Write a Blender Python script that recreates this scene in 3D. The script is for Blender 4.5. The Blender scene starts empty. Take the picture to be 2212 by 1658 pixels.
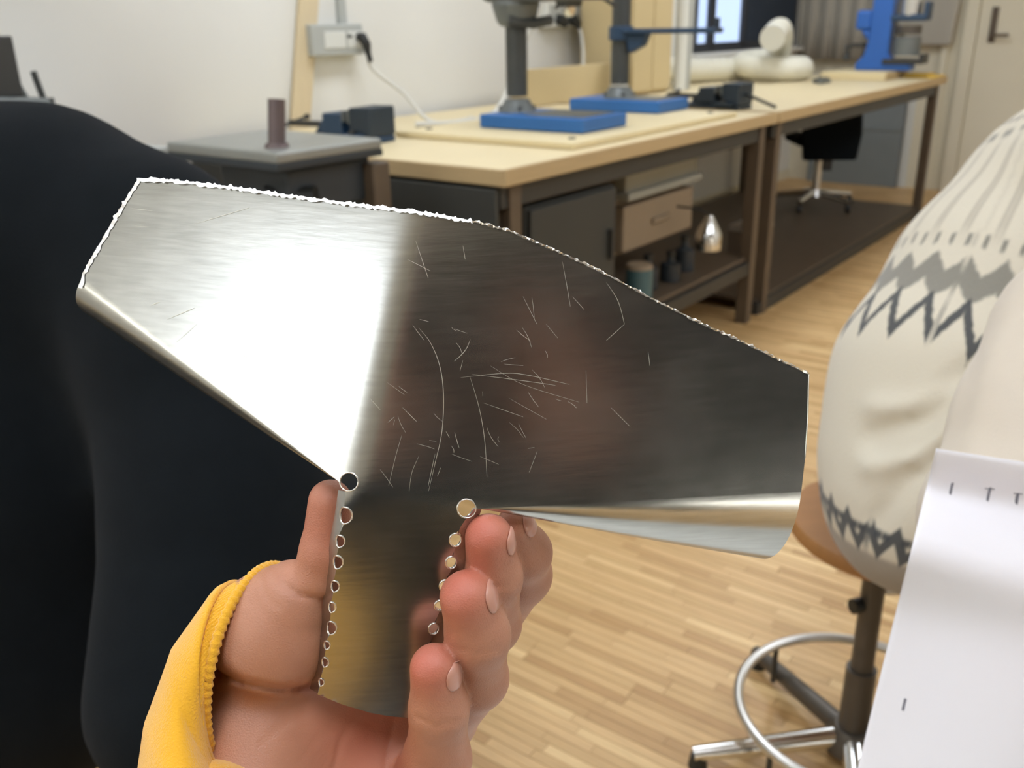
import bpy, bmesh, math, random
import numpy as np
from math import sin, cos, pi, radians, atan2, sqrt, hypot
from mathutils import Vector, Matrix
from mathutils.geometry import delaunay_2d_cdt

random.seed(7)
rng = np.random.default_rng(7)
SC = bpy.context.scene
COL = SC.collection

# ------------------------------------------------------------------ camera
W, H, F = 2212.0, 1658.0, 2000.0
EYE = np.array([0.0, 0.0, 1.263])
PITCH, ROLL = radians(21.25), radians(-0.99)
FW = np.array([0, cos(PITCH), -sin(PITCH)])
_U0 = np.array([0, sin(PITCH), cos(PITCH)])
CR = cos(ROLL) * np.array([1.0, 0, 0]) + sin(ROLL) * _U0
CU = cos(ROLL) * _U0 - sin(ROLL) * np.array([1.0, 0, 0])
cd = bpy.data.cameras.new('camera')
cam = bpy.data.objects.new('camera', cd)
COL.objects.link(cam)
cd.sensor_width = 36.0
cd.lens = F / W * 36.0
cd.clip_start = 0.01
cd.dof.use_dof = True
cd.dof.focus_distance = 0.338
cd.dof.aperture_fstop = cd.lens / 2.1
cam.matrix_world = Matrix(((CR[0], CU[0], -FW[0], EYE[0]), (CR[1], CU[1], -FW[1], EYE[1]),
                           (CR[2], CU[2], -FW[2], EYE[2]), (0, 0, 0, 1)))
SC.camera = cam
SC.view_settings.view_transform = 'Standard'
SC.view_settings.look = 'None'
SC.view_settings.exposure = 0.0
SC.view_settings.gamma = 1.0
SC.view_settings.use_curve_mapping = False

# ------------------------------------------------------------------ world: an overcast evening sky outside the window
wd = bpy.data.worlds.new('sky')
SC.world = wd
wd.use_nodes = True
wd.node_tree.nodes['Background'].inputs[0].default_value = (0.55, 0.7, 1.0, 1)
wd.node_tree.nodes['Background'].inputs[1].default_value = 1.5

LAMP_POWER = 12.0          # emission strength of the ceiling lamps' diffusers


def ray(px, py):
    return FW + CR * ((px - W / 2) / F) - CU * ((py - H / 2) / F)


def P(px, py, d):
    return EYE + ray(px, py) * d


def proj(p):
    v = np.asarray(p) - EYE
    d = v @ FW
    return W / 2 + F * (v @ CR) / d, H / 2 - F * (v @ CU) / d, d


# the room's own axes: s runs along the workbench, t towards the wall behind it
O = np.array([-0.016, 2.483, 0.0])
ANG = radians(53.03)
DS = np.array([cos(ANG), sin(ANG), 0.0])
DT = np.array([-sin(ANG), cos(ANG), 0.0])


def bw(s, t, z):
    return O + DS * s + DT * t + np.array([0, 0, z])


def lin(r, g, b):
    f = lambda c: (c / 255 / 12.92) if c <= 10 else ((c / 255 + 0.055) / 1.055) ** 2.4
    return (f(r), f(g), f(b), 1)


# ------------------------------------------------------------------ materials
def mat(name, rgb, rough=0.5, metal=0.0, var=0.0, scale=8.0, bump=0.0, bscale=60.0, coat=0.0, sss=0.0, stretch=(1, 1, 1), sheen=0.0, spec=None):
    m = bpy.data.materials.new(name)
    m.use_nodes = True
    nt = m.node_tree
    b = nt.nodes['Principled BSDF']
    b.inputs['Base Color'].default_value = rgb
    b.inputs['Roughness'].default_value = rough
    b.inputs['Metallic'].default_value = metal
    if spec is not None:
        b.inputs['Specular IOR Level'].default_value = spec
    if coat:
        b.inputs['Coat Weight'].default_value = coat
    if sheen:
        b.inputs['Sheen Weight'].default_value = sheen
    if sss:
        b.inputs['Subsurface Weight'].default_value = sss
        b.inputs['Subsurface Radius'].default_value = (1.0, 0.35, 0.2)
        b.inputs['Subsurface Scale'].default_value = 0.004
    if var or bump:
        tc = nt.nodes.new('ShaderNodeTexCoord')
        mp = nt.nodes.new('ShaderNodeMapping')
        mp.inputs['Scale'].default_value = stretch
        nt.links.new(tc.outputs['Object'], mp.inputs['Vector'])
    if var:
        nz = nt.nodes.new('ShaderNodeTexNoise')
        nz.inputs['Scale'].default_value = scale
        nz.inputs['Detail'].default_value = 5
        nt.links.new(mp.outputs[0], nz.inputs['Vector'])
        mx = nt.nodes.new('ShaderNodeMix')
        mx.data_type = 'RGBA'
        c2 = tuple(max(0, c * (1 - var)) for c in rgb[:3]) + (1,)
        c3 = tuple(min(1, c * (1 + var)) for c in rgb[:3]) + (1,)
        mx.inputs[6].default_value = c2
        mx.inputs[7].default_value = c3
        nt.links.new(nz.outputs['Fac'], mx.inputs[0])
        nt.links.new(mx.outputs[2], b.inputs['Base Color'])
    if bump:
        nb = nt.nodes.new('ShaderNodeTexNoise')
        nb.inputs['Scale'].default_value = bscale
        nb.inputs['Detail'].default_value = 4
        nt.links.new(mp.outputs[0], nb.inputs['Vector'])
        bp = nt.nodes.new('ShaderNodeBump')
        bp.inputs['Strength'].default_value = bump
        bp.inputs['Distance'].default_value = 0.002
        nt.links.new(nb.outputs['Fac'], bp.inputs['Height'])
        nt.links.new(bp.outputs[0], b.inputs['Normal'])
    return m


def emis(name, rgb, strength):
    m = bpy.data.materials.new(name)
    m.use_nodes = True
    nt = m.node_tree
    b = nt.nodes['Principled BSDF']
    b.inputs['Base Color'].default_value = (0.8, 0.8, 0.8, 1)
    b.inputs['Emission Color'].default_value = rgb
    b.inputs['Emission Strength'].default_value = strength
    return m


M = {}
M['wall'] = mat('wall_paint', lin(226, 224, 216), 0.9, var=0.03, scale=2, bump=0.15, bscale=120)
M['wall_cream'] = mat('cream_paint', lin(222, 214, 190), 0.85, var=0.04, scale=2)
M['board_dark'] = mat('dark_wall_board', lin(24, 26, 25), 0.9, var=0.1, scale=2)
M['ceil'] = mat('ceiling_paint', lin(205, 205, 200), 0.95, var=0.02)
M['birch'] = mat('birch_worktop', lin(222, 205, 164), 0.5, var=0.08, scale=5, stretch=(1, 12, 12))
M['birch_edge'] = mat('birch_edge', lin(190, 165, 122), 0.6, var=0.2, scale=6, stretch=(1, 1, 40))
M['ply'] = mat('plywood', lin(222, 205, 162), 0.55, var=0.1, scale=5, stretch=(10, 1, 10))
M['tan'] = mat('tan_board', lin(202, 182, 138), 0.7, var=0.06, scale=4)
M['steel_brown'] = mat('brown_steel_leg', lin(92, 78, 62), 0.5, var=0.2, scale=12)
M['steel_dark'] = mat('dark_steel', lin(52, 51, 47), 0.5, var=0.2, scale=9)
M['panel_dark'] = mat('dark_panel', lin(54, 55, 51), 0.6, var=0.1, scale=4)
M['blue'] = mat('blue_enamel', lin(44, 104, 170), 0.4, var=0.08, scale=9)
M['blue_press'] = mat('blue_press_enamel', lin(44, 98, 176), 0.4, var=0.08, scale=9)
M['navy'] = mat('navy_enamel', lin(36, 62, 88), 0.45, var=0.15, scale=14)
M['navy_dark'] = mat('dark_navy_enamel', lin(34, 46, 56), 0.5, var=0.2, scale=14)
M['iron'] = mat('grey_cast_iron', lin(112, 116, 114), 0.45, metal=0.3, var=0.15, scale=12)
M['iron_dark'] = mat('dark_cast_iron', lin(72, 74, 72), 0.5, metal=0.3, var=0.2, scale=12)
M['tabletop'] = mat('machined_table', lin(152, 154, 148), 0.4, metal=0.5, var=0.12, scale=8)
M['rod'] = mat('brown_rod', lin(104, 90, 88), 0.5, metal=0.3, var=0.15, scale=10)
M['black_mc'] = mat('machine_black', lin(44, 50, 54), 0.5, var=0.25, scale=9)
M['white_pl'] = mat('white_plastic', lin(218, 218, 210), 0.45, var=0.02)
M['grey_pl'] = mat('grey_plastic', lin(176, 178, 172), 0.5, var=0.03)
M['black_pl'] = mat('black_plastic', lin(32, 33, 30), 0.5, var=0.1)
M['grey_blue'] = mat('grey_blue_panel', lin(128, 134, 134), 0.6, var=0.06)
M['apron'] = mat('dark_apron', lin(38, 41, 40), 0.95, var=0.15, scale=30)  # near-black chosen to keep the metal's reflection dark
M['rubber'] = mat('black_rubber', lin(34, 35, 35), 0.85, var=0.1, scale=20)
M['cable'] = mat('white_cable', lin(206, 203, 192), 0.5, var=0.03)
M['grey_box'] = mat('grey_crate', lin(150, 148, 134), 0.6, var=0.08, scale=5)
M['brown_box'] = mat('brown_box', lin(140, 122, 98), 0.7, var=0.1, scale=5)
M['chrome'] = mat('chrome', lin(225, 225, 222), 0.16, metal=1.0, var=0.05, scale=20)
M['satin'] = mat('satin_aluminium', lin(214, 212, 206), 0.3, metal=0.9, var=0.06, scale=20)
M['tube_grey'] = mat('grey_gas_column', lin(92, 86, 78), 0.4, metal=0.5, var=0.15, scale=14)
M['seat_ply'] = mat('seat_plywood', lin(168, 118, 66), 0.55, var=0.15, scale=6, stretch=(1, 14, 14))
M['duct'] = mat('cream_duct', lin(226, 222, 204), 0.45, var=0.04)
M['frame_dark'] = mat('window_frame_dark', lin(44, 48, 56), 0.5, var=0.08)
M['blind'] = mat('dark_blue_blind', lin(38, 50, 66), 0.8, var=0.1)
M['curtain'] = mat('beige_curtain', lin(176, 170, 156), 0.9, var=0.08, scale=6, stretch=(8, 8, 1))
M['yellow_cloth'] = mat('yellow_cloth', lin(222, 184, 84), 0.9, var=0.08, bump=0.3)
M['black_cloth'] = mat('black_fleece', lin(18, 22, 25), 1.0, var=0.2, scale=40, bump=0.4, bscale=700, spec=0.1, sheen=0.03)
M['cream_cloth'] = mat('cream_sweatshirt', lin(214, 202, 184), 0.95, var=0.03, scale=30, bump=0.25, bscale=900, sheen=0.2)
M['paper'] = mat('white_paper', lin(236, 233, 236), 0.6, var=0.01, scale=12)
M['ink'] = mat('grey_ink', lin(120, 118, 126), 0.8, var=0.1)
M['nail'] = mat('nail', lin(204, 146, 126), 0.3, sss=0.15, var=0.04, coat=0.3)
M['hair'] = mat('brown_hair', lin(52, 38, 28), 0.6, var=0.3, scale=60, stretch=(1, 1, .2))
M['skin_plain'] = mat('skin', lin(206, 150, 124), 0.5, sss=0.15, var=0.06, scale=40)
M['jeans'] = mat('dark_trousers', lin(40, 44, 54), 0.95, var=0.15, scale=60)
M['teal'] = mat('teal_can', lin(70, 100, 104), 0.4, var=0.1)
M['post_wood'] = mat('pale_pine', lin(214, 196, 160), 0.7, var=0.08, scale=5, stretch=(9, 9, 1))
M['lamp_body'] = mat('lamp_housing', lin(230, 230, 228), 0.5, var=0.02)
M['drum_glow'] = emis('pendant_shade', (0.93, 1.0, 1.08, 1), 5.4)
M['tube_glow'] = emis('fluorescent_tube', (1.0, 0.98, 0.9, 1), 13.0)
M['lamp_glow'] = emis('lamp_diffuser', (0.93, 1.0, 1.12, 1), LAMP_POWER)


def glass():
    m = bpy.data.materials.new('window_glass')
    m.use_nodes = True
    nt = m.node_tree
    nt.nodes.clear()
    o = nt.nodes.new('ShaderNodeOutputMaterial')
    t = nt.nodes.new('ShaderNodeBsdfTransparent')
    g = nt.nodes.new('ShaderNodeBsdfGlossy')
    g.inputs['Roughness'].default_value = 0.02
    mx = nt.nodes.new('ShaderNodeMixShader')
    mx.inputs[0].default_value = 0.06
    nt.links.new(t.outputs[0], mx.inputs[1])
    nt.links.new(g.outputs[0], mx.inputs[2])
    nt.links.new(mx.outputs[0], o.inputs[0])
    return m


M['glass'] = glass()


def sheet_metal():
    m = bpy.data.materials.new('brushed_tin')
    m.use_nodes = True
    nt = m.node_tree
    N, L = nt.nodes, nt.links
    b = N['Principled BSDF']
    b.inputs['Metallic'].default_value = 1.0
    b.inputs['Base Color'].default_value = lin(226, 224, 216)
    tc = N.new('ShaderNodeTexCoord')
    mp = N.new('ShaderNodeMapping')
    mp.inputs['Rotation'].default_value = (0, 0, radians(8))
    mp.inputs['Scale'].default_value = (1, 1, 9)
    L.new(tc.outputs['Object'], mp.inputs['Vector'])
    n1 = N.new('ShaderNodeTexNoise')           # smudges
    n1.inputs['Scale'].default_value = 34
    n1.inputs['Detail'].default_value = 6
    L.new(tc.outputs['Object'], n1.inputs['Vector'])
    n2 = N.new('ShaderNodeTexNoise')           # rolling grain across the sheet
    n2.inputs['Scale'].default_value = 60
    n2.inputs['Detail'].default_value = 5
    L.new(mp.outputs[0], n2.inputs['Vector'])
    r = N.new('ShaderNodeMapRange')
    r.inputs[1].default_value = 0.3
    r.inputs[2].default_value = 0.7
    r.inputs[3].default_value = 0.2
    r.inputs[4].default_value = 0.24
    L.new(n1.outputs['Fac'], r.inputs[0])
    ad = N.new('ShaderNodeMath')
    ad.operation = 'MULTIPLY_ADD'
    ad.inputs[1].default_value = 0.03
    L.new(n2.outputs['Fac'], ad.inputs[0])
    L.new(r.outputs[0], ad.inputs[2])
    L.new(ad.outputs[0], b.inputs['Roughness'])
    bp = N.new('ShaderNodeBump')
    bp.inputs['Strength'].default_value = 0.035
    bp.inputs['Distance'].default_value = 0.0006
    L.new(n2.outputs['Fac'], bp.inputs['Height'])
    L.new(bp.outputs[0], b.inputs['Normal'])
    mx = N.new('ShaderNodeMix')
    mx.data_type = 'RGBA'
    mx.inputs[6].default_value = lin(158, 159, 156)
    mx.inputs[7].default_value = lin(210, 210, 206)
    av = N.new('ShaderNodeMath')
    av.operation = 'MULTIPLY_ADD'
    av.inputs[1].default_value = 0.55
    L.new(n2.outputs['Fac'], av.inputs[0])
    hf = N.new('ShaderNodeMath')
    hf.operation = 'MULTIPLY'
    hf.inputs[1].default_value = 0.5
    L.new(n1.outputs['Fac'], hf.inputs[0])
    L.new(hf.outputs[0], av.inputs[2])
    L.new(av.outputs[0], mx.inputs[0])
    L.new(mx.outputs[2], b.inputs['Base Color'])
    return m


M['tin'] = sheet_metal()
M['tin_rough'] = mat('sawn_tin', lin(244, 242, 236), 0.3, metal=1.0, var=0.1, scale=300)
M['sawn'] = mat('ragged_tin', lin(250, 250, 246), 0.5, metal=0.45, var=0.06, scale=400)  # near-white colour stands for the glints the rim catches
M['scratch'] = mat('scratched_tin', lin(222, 220, 210), 0.5, metal=1.0, var=0.1, scale=200)


def plank_mat(name, island):
    m = bpy.data.materials.new(name)
    m.use_nodes = True
    nt = m.node_tree
    N, L = nt.nodes, nt.links
    b = N['Principled BSDF']
    b.inputs['Roughness'].default_value = 0.42
    if island:
        g = N.new('ShaderNodeNewGeometry')
        rnd = g.outputs['Random Per Island']
    else:
        g = N.new('ShaderNodeObjectInfo')
        rnd = g.outputs['Random']
    cr = N.new('ShaderNodeValToRGB')
    e = cr.color_ramp.elements
    e[0].position, e[0].color = 0.0, lin(186, 146, 94)
    e[1].position, e[1].color = 1.0, lin(230, 196, 140)
    for p_, c_ in ((0.3, lin(203, 166, 112)), (0.6, lin(211, 173, 119)), (0.85, lin(217, 180, 126))):
        k = e.new(p_)
        k.color = c_
    L.new(rnd, cr.inputs[0])
    tc = N.new('ShaderNodeTexCoord')
    mp = N.new('ShaderNodeMapping')
    mp.inputs['Scale'].default_value = (60, 5, 5)
    nz = N.new('ShaderNodeTexNoise')
    nz.inputs['Scale'].default_value = 2.5
    nz.inputs['Detail'].default_value = 5
    L.new(tc.outputs['Object'], mp.inputs[0])
    L.new(mp.outputs[0], nz.inputs[0])
    mx = N.new('ShaderNodeMix')
    mx.data_type = 'RGBA'
    mx.blend_type = 'MULTIPLY'
    mx.inputs[0].default_value = 0.35
    L.new(cr.outputs[0], mx.inputs[6])
    L.new(nz.outputs['Fac'], mx.inputs[7])
    hs = N.new('ShaderNodeHueSaturation')
    hs.inputs['Value'].default_value = 1.2
    L.new(mx.outputs[2], hs.inputs['Color'])
    L.new(hs.outputs[0], b.inputs['Base Color'])
    return m


M['plank'] = plank_mat('floor_stave', False)
M['plank_many'] = plank_mat('floor_staves_joined', True)
M['joint'] = mat('floor_joint', lin(112, 80, 44), 0.8, var=0.1)


# ------------------------------------------------------------------ mesh helpers
class MB:
    def __init__(s):
        s.v, s.f = [], []

    def add(s, vs, fs):
        k = len(s.v)
        s.v += [tuple(map(float, x)) for x in vs]
        s.f += [tuple(i + k for i in f) for f in fs]
        return s

    def box(s, c, d, R=None):
        hx, hy, hz = d[0] / 2, d[1] / 2, d[2] / 2
        vs = [np.array([x, y, z]) for x in (-hx, hx) for y in (-hy, hy) for z in (-hz, hz)]
        if R is not None:
            vs = [R @ v for v in vs]
        c = np.array(c, float)
        return s.add([v + c for v in vs], [(0, 1, 3, 2), (4, 6, 7, 5), (0, 4, 5, 1), (2, 3, 7, 6), (0, 2, 6, 4), (1, 5, 7, 3)])

    def tube(s, path, r, n=12, cap=True):
        path = [np.array(p, float) for p in path]
        rs = r if hasattr(r, '__len__') else [r] * len(path)
        rings = []
        up = None
        for i, p in enumerate(path):
            a = path[max(0, i - 1)]
            b = path[min(len(path) - 1, i + 1)]
            t = (b - a) / (np.linalg.norm(b - a) + 1e-12)
            if up is None:
                up = np.array([0, 0, 1.0]) if abs(t[2]) < 0.9 else np.array([1.0, 0, 0])
            x = np.cross(up, t)
            x /= np.linalg.norm(x) + 1e-12
            up = np.cross(t, x)
            rings.append([p + rs[i] * (x * cos(2 * pi * k / n) + up * sin(2 * pi * k / n)) for k in range(n)])
        vs = [v for g in rings for v in g]
        fs = []
        for i in range(len(rings) - 1):
            for k in range(n):
                a, b = i * n + k, i * n + (k + 1) % n
                fs.append((a, b, b + n, a + n))
        if cap:
            fs.append(tuple(range(n))[::-1])
            fs.append(tuple((len(rings) - 1) * n + k for k in range(n)))
        return s.add(vs, fs)

    def cyl(s, a, b, r0, r1=None, n=24):
        return s.tube([a, b], [r0, r0 if r1 is None else r1], n)

    def prism(s, poly, y0, y1, axes=(0, 2, 1)):
        """polygon in two axes swept along the third"""
        n = len(poly)
        vs = []
        for yy in (y0, y1):
            for p in poly:
                q = [0, 0, 0]
                q[axes[0]], q[axes[1]], q[axes[2]] = p[0], p[1], yy
                vs.append(q)
        fs = [tuple(range(n)), tuple(range(2 * n - 1, n - 1, -1))]
        fs += [(i, i + n, (i + 1) % n + n, (i + 1) % n) for i in range(n)]
        return s.add(vs, fs)

    def build(s, name, material, parent=None, loc=None, bevel=0.0, smooth=False, rotz=None, recalc=True):
        me = bpy.data.meshes.new(name)
        me.from_pydata(s.v, [], s.f)
        if recalc:
            bm = bmesh.new()
            bm.from_mesh(me)
            bmesh.ops.recalc_face_normals(bm, faces=bm.faces)
            bm.to_mesh(me)
            bm.free()
        me.materials.append(material)
        o = bpy.data.objects.new(name, me)
        COL.objects.link(o)
        if parent is not None:
            o.parent = parent
        if loc is not None:
            o.location = [float(x) for x in loc]
        if rotz is not None:
            o.rotation_euler[2] = rotz
        if bevel:
            md = o.modifiers.new('bevel', 'BEVEL')
            md.width = bevel
            md.segments = 2
            md.limit_method = 'ANGLE'
        if smooth:
            me.polygons.foreach_set('use_smooth', [True] * len(me.polygons))
            if smooth != 'all':
                me.set_sharp_from_angle(angle=radians(40))
        return o


def tag(o, label, cat, group=None):
    o['label'], o['category'] = label, cat
    if group:
        o['group'] = group
    return o


def thing(name, loc, label, cat, rotz=ANG, group=None):
    o = bpy.data.objects.new(name, None)
    COL.objects.link(o)
    o.location = [float(x) for x in loc]
    o.rotation_euler[2] = rotz
    o.empty_display_size = 0.05
    return tag(o, label, cat, group)


def struct(o):
    o['kind'] = 'structure'
    return o


def rotm(ax, a):
    return np.array(Matrix.Rotation(a, 3, ax))


def arc(pts, n=10):
    """Catmull-Rom through points"""
    pts = [np.array(p, float) for p in pts]
    out = []
    for i in range(len(pts) - 1):
        p0, p1, p2, p3 = pts[max(0, i - 1)], pts[i], pts[i + 1], pts[min(len(pts) - 1, i + 2)]
        for k in range(n):
            t = k / n
            out.append(0.5 * (2 * p1 + (p2 - p0) * t + (2 * p0 - 5 * p1 + 4 * p2 - p3) * t * t + (3 * p1 - p0 - 3 * p2 + p3) * t ** 3))
    out.append(pts[-1])
    return out


# ------------------------------------------------------------------ smooth bodies: blended round cones, meshed with surface nets
def smin(a, b, k):
    h = np.clip(0.5 + 0.5 * (b - a) / k, 0, 1)
    return b + (a - b) * h - k * h * (1 - h)


def d_cone(p, a, b, ra, rb):
    a, b = np.asarray(a, np.float32), np.asarray(b, np.float32)
    ba = b - a
    t = np.clip(((p - a) @ ba) / (ba @ ba), 0, 1)
    q = p - a - t[:, None] * ba
    return np.sqrt((q * q).sum(1)) - (ra + (rb - ra) * t)


def d_ell(p, c, r, R=None):
    q = p - np.asarray(c, np.float32)
    if R is not None:
        q = q @ np.asarray(R, np.float32)
    r = np.asarray(r, np.float32)
    k0 = np.sqrt(((q / r) ** 2).sum(1))
    k1 = np.sqrt(((q / (r * r)) ** 2).sum(1)) + 1e-9
    return k0 * (k0 - 1) / k1


def d_chain(p, nodes, k=0.0):
    d = None
    for (a, ra), (b, rb) in zip(nodes[:-1], nodes[1:]):
        e = d_cone(p, a, b, ra, rb)
        d = e if d is None else (smin(d, e, k) if k else np.minimum(d, e))
    return d


def groove2d(p, lines):
    """raised or sunk lines given by their run over the surface as seen from the front"""
    v = p - EYE.astype(np.float32)
    dd = v @ FW.astype(np.float32)
    x = W / 2 + F * (v @ CR.astype(np.float32)) / dd
    y = H / 2 - F * (v @ CU.astype(np.float32)) / dd
    out = np.zeros(len(p), np.float32)
    for pts, amp, w, dmax in lines:
        best = np.full(len(p), 1e9, np.float32)
        for (x0, y0), (x1, y1) in zip(pts[:-1], pts[1:]):
            ex, ey = x1 - x0, y1 - y0
            t = np.clip(((x - x0) * ex + (y - y0) * ey) / (ex * ex + ey * ey), 0, 1)
            best = np.minimum(best, (x - x0 - t * ex) ** 2 + (y - y0 - t * ey) ** 2)
        out += amp * np.exp(-best / (w * w)) * (dd < dmax)
    return out


def nets(fn, lo, hi, h, relax=1):
    lo, hi = np.array(lo, float), np.array(hi, float)
    n = np.ceil((hi - lo) / h).astype(int) + 1
    ax = [lo[i] + h * np.arange(n[i]) for i in range(3)]
    G = np.empty(n, np.float32)
    Y, Z_ = np.meshgrid(ax[1], ax[2], indexing='ij')
    step = max(1, int(400000 / (n[1] * n[2])))
    for i0 in range(0, n[0], step):
        xs = ax[0][i0:i0 + step]
        p = np.stack([np.repeat(xs, Y.size), np.tile(Y.ravel(), len(xs)), np.tile(Z_.ravel(), len(xs))], 1).astype(np.float32)
        G[i0:i0 + step] = fn(p).reshape(len(xs), n[1], n[2])
    S = G < 0
    c = [n[0] - 1, n[1] - 1, n[2] - 1]
    corners = [(i, j, k) for i in (0, 1) for j in (0, 1) for k in (0, 1)]
    sub = lambda A, o: A[o[0]:o[0] + c[0], o[1]:o[1] + c[1], o[2]:o[2] + c[2]]
    cnt = sum(sub(S, o).astype(np.int8) for o in corners)
    act = (cnt > 0) & (cnt < 8)
    idx = np.full(c, -1, np.int64)
    ijk = np.argwhere(act)
    idx[act] = np.arange(len(ijk))
    acc = np.zeros((len(ijk), 3))
    wt = np.zeros(len(ijk))
    for a in range(8):
        for b in range(a + 1, 8):
            oa, ob = corners[a], corners[b]
            if sum(abs(oa[q] - ob[q]) for q in range(3)) != 1:
                continue
            ga, gb = sub(G, oa)[act], sub(G, ob)[act]
            m = (ga < 0) != (gb < 0)
            t = np.where(m, ga / np.where(m, ga - gb, 1), 0)
            pt = np.array(oa) + t[:, None] * (np.array(ob) - np.array(oa))
            acc += pt * m[:, None]
            wt += m
    V = lo + h * (ijk + acc / wt[:, None])
    faces = []
    for axis in range(3):
        u, w = (axis + 1) % 3, (axis + 2) % 3
        sl0 = [slice(None)] * 3
        sl1 = [slice(None)] * 3
        sl0[axis] = slice(0, n[axis] - 1)
        sl1[axis] = slice(1, n[axis])
        for q in (u, w):
            sl0[q] = sl1[q] = slice(1, n[q] - 1)
        A, B = S[tuple(sl0)], S[tuple(sl1)]
        e = np.argwhere(A != B)
        if not len(e):
            continue
        flip = A[tuple(e.T)]
        e = e.copy()
        e[:, u] += 1
        e[:, w] += 1

        def cell(du, dw):
            q = e.copy()
            q[:, u] -= du
            q[:, w] -= dw
            return idx[tuple(q.T)]
        quad = np.stack([cell(1, 1), cell(0, 1), cell(0, 0), cell(1, 0)], 1)
        quad[~flip] = quad[~flip][:, ::-1]
        faces.append(quad)
    Fq = np.concatenate(faces)
    for _ in range(relax):
        s_ = np.zeros_like(V)
        k_ = np.zeros(len(V))
        for a in range(4):
            np.add.at(s_, Fq[:, a], V[Fq[:, (a + 1) % 4]])
            np.add.at(k_, Fq[:, a], 1)
            np.add.at(s_, Fq[:, a], V[Fq[:, (a + 3) % 4]])
            np.add.at(k_, Fq[:, a], 1)
        V = 0.5 * V + 0.5 * s_ / k_[:, None]
    return V, Fq


def body(name, fn, lo, hi, h, material, parent, origin, relax=1, attrs=None):
    V, Fq = nets(fn, lo, hi, h, relax)
    me = bpy.data.meshes.new(name)
    me.from_pydata((V - np.asarray(origin)).tolist(), [], Fq.tolist())
    me.polygons.foreach_set('use_smooth', [True] * len(me.polygons))
    me.materials.append(material)
    for k, f in (attrs or {}).items():
        a = me.attributes.new(k, 'FLOAT', 'POINT')
        a.data.foreach_set('value', f(V).astype(np.float32))
    o = bpy.data.objects.new(name, me)
    COL.objects.link(o)
    if parent is not None:
        o.parent = parent
    else:
        o.location = [float(x) for x in origin]
    return o


# ------------------------------------------------------------------ the room
S0, S1, T0, T1, HC = -5.2, 5.85, -4.2, 1.4, 2.9


def roomobj(mb, name, material, **k):
    o = mb.build(name, material, None, loc=O, rotz=ANG, **k)
    return struct(o)


floor = roomobj(MB().box(((S0 + S1) / 2, (T0 + T1) / 2, -0.03), (S1 - S0, T1 - T0, 0.05)), 'floor', M['joint'])
roomobj(MB().box(((S0 + S1) / 2, (T0 + T1) / 2, HC + 0.05), (S1 - S0 + .4, T1 - T0 + .4, 0.1)), 'ceiling', M['ceil'])
WS0, WS1, WZ0, WZ1 = 3.92, 5.74, 1.06, 2.25
w = MB()
w.box(((S0 + WS0) / 2, T1 + .06, HC / 2), (WS0 - S0, .12, HC))
w.box(((WS1 + S1 + .12) / 2, T1 + .06, HC / 2), (S1 + .12 - WS1, .12, HC))
w.box(((WS0 + WS1) / 2, T1 + .06, WZ0 / 2), (WS1 - WS0, .12, WZ0))
w.box(((WS0 + WS1) / 2, T1 + .06, (WZ1 + HC) / 2), (WS1 - WS0, .12, HC - WZ1))
roomobj(w, 'wall_back', M['wall'])
roomobj(MB().box((S1 + .06, (T0 + T1) / 2, HC / 2), (.12, T1 - T0 + .24, HC)), 'wall_right', M['wall_cream'])
roomobj(MB().box((S0 - .06, (T0 + T1) / 2, HC / 2), (.12, T1 - T0 + .24, HC)), 'wall_left', M['wall'])
roomobj(MB().box(((S0 + S1) / 2, T0 - .06, HC / 2), (S1 - S0, .12, HC)), 'wall_front', M['wall'])
roomobj(MB().box(((S0 + S1) / 2, T1 - .008, .04), (S1 - S0, .016, .08)), 'baseboard_back', M['wall_cream'], bevel=.003)

# unseen dark board, added so the right wing mirrors something dark
wb = thing('wall_board', bw(-3.0, T0 + .012, 1.75), 'large dark grey pin board behind the photographer on the white wall', 'board')
MB().box((0, 0, 0), (4.6, .02, 2.1)).build('board_panel', M['board_dark'], wb)
MB().box((0, .012, 1.06), (4.66, .045, .03)).box((0, .012, -1.06), (4.66, .045, .03)).box((2.315, .012, 0), (.03, .045, 2.15)).box((-2.315, .012, 0), (.03, .045, 2.15)).build('board_frame', M['satin'], wb, bevel=.003)

# window
win = thing('window_1', bw(0, T1 + .012, 0), 'dark framed window above the far end of the workbench, pale blue sky outside', 'window')
del win['category'], win['label']
win['kind'] = 'structure'
fr = MB()
for s_, w_ in ((WS0 + .03, .06), (4.2, .09), (4.73, .06), (WS1 - .03, .06)):
    fr.box((s_, 0, (WZ0 + WZ1) / 2), (w_, .03, WZ1 - WZ0))
fr.box(((WS0 + WS1) / 2, 0, WZ0 + .03), (WS1 - WS0, .03, .06)).box(((WS0 + WS1) / 2, 0, WZ1 - .03), (WS1 - WS0, .03, .06))
fr.build('window_frame', M['frame_dark'], win, bevel=.006)
for a_, b_ in ((WS0 + .06, 4.155), (4.245, 4.70), (4.76, WS1 - .06)):
    MB().box(((a_ + b_) / 2, .01, (WZ0 + WZ1) / 2), (b_ - a_, .008, WZ1 - WZ0 - .12)).build('window_pane', M['glass'], win)
MB().box(((4.76 + WS1 - .06) / 2, -.004, (WZ0 + WZ1) / 2), (WS1 - .06 - 4.76, .012, WZ1 - WZ0 - .12)).build('roller_blind', M['blind'], win)
MB().box(((WS0 + WS1) / 2, -.05, WZ0 - .02), (WS1 - WS0 + .1, .07, .03)).build('window_sill', M['wall'], win, bevel=.006)

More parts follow.
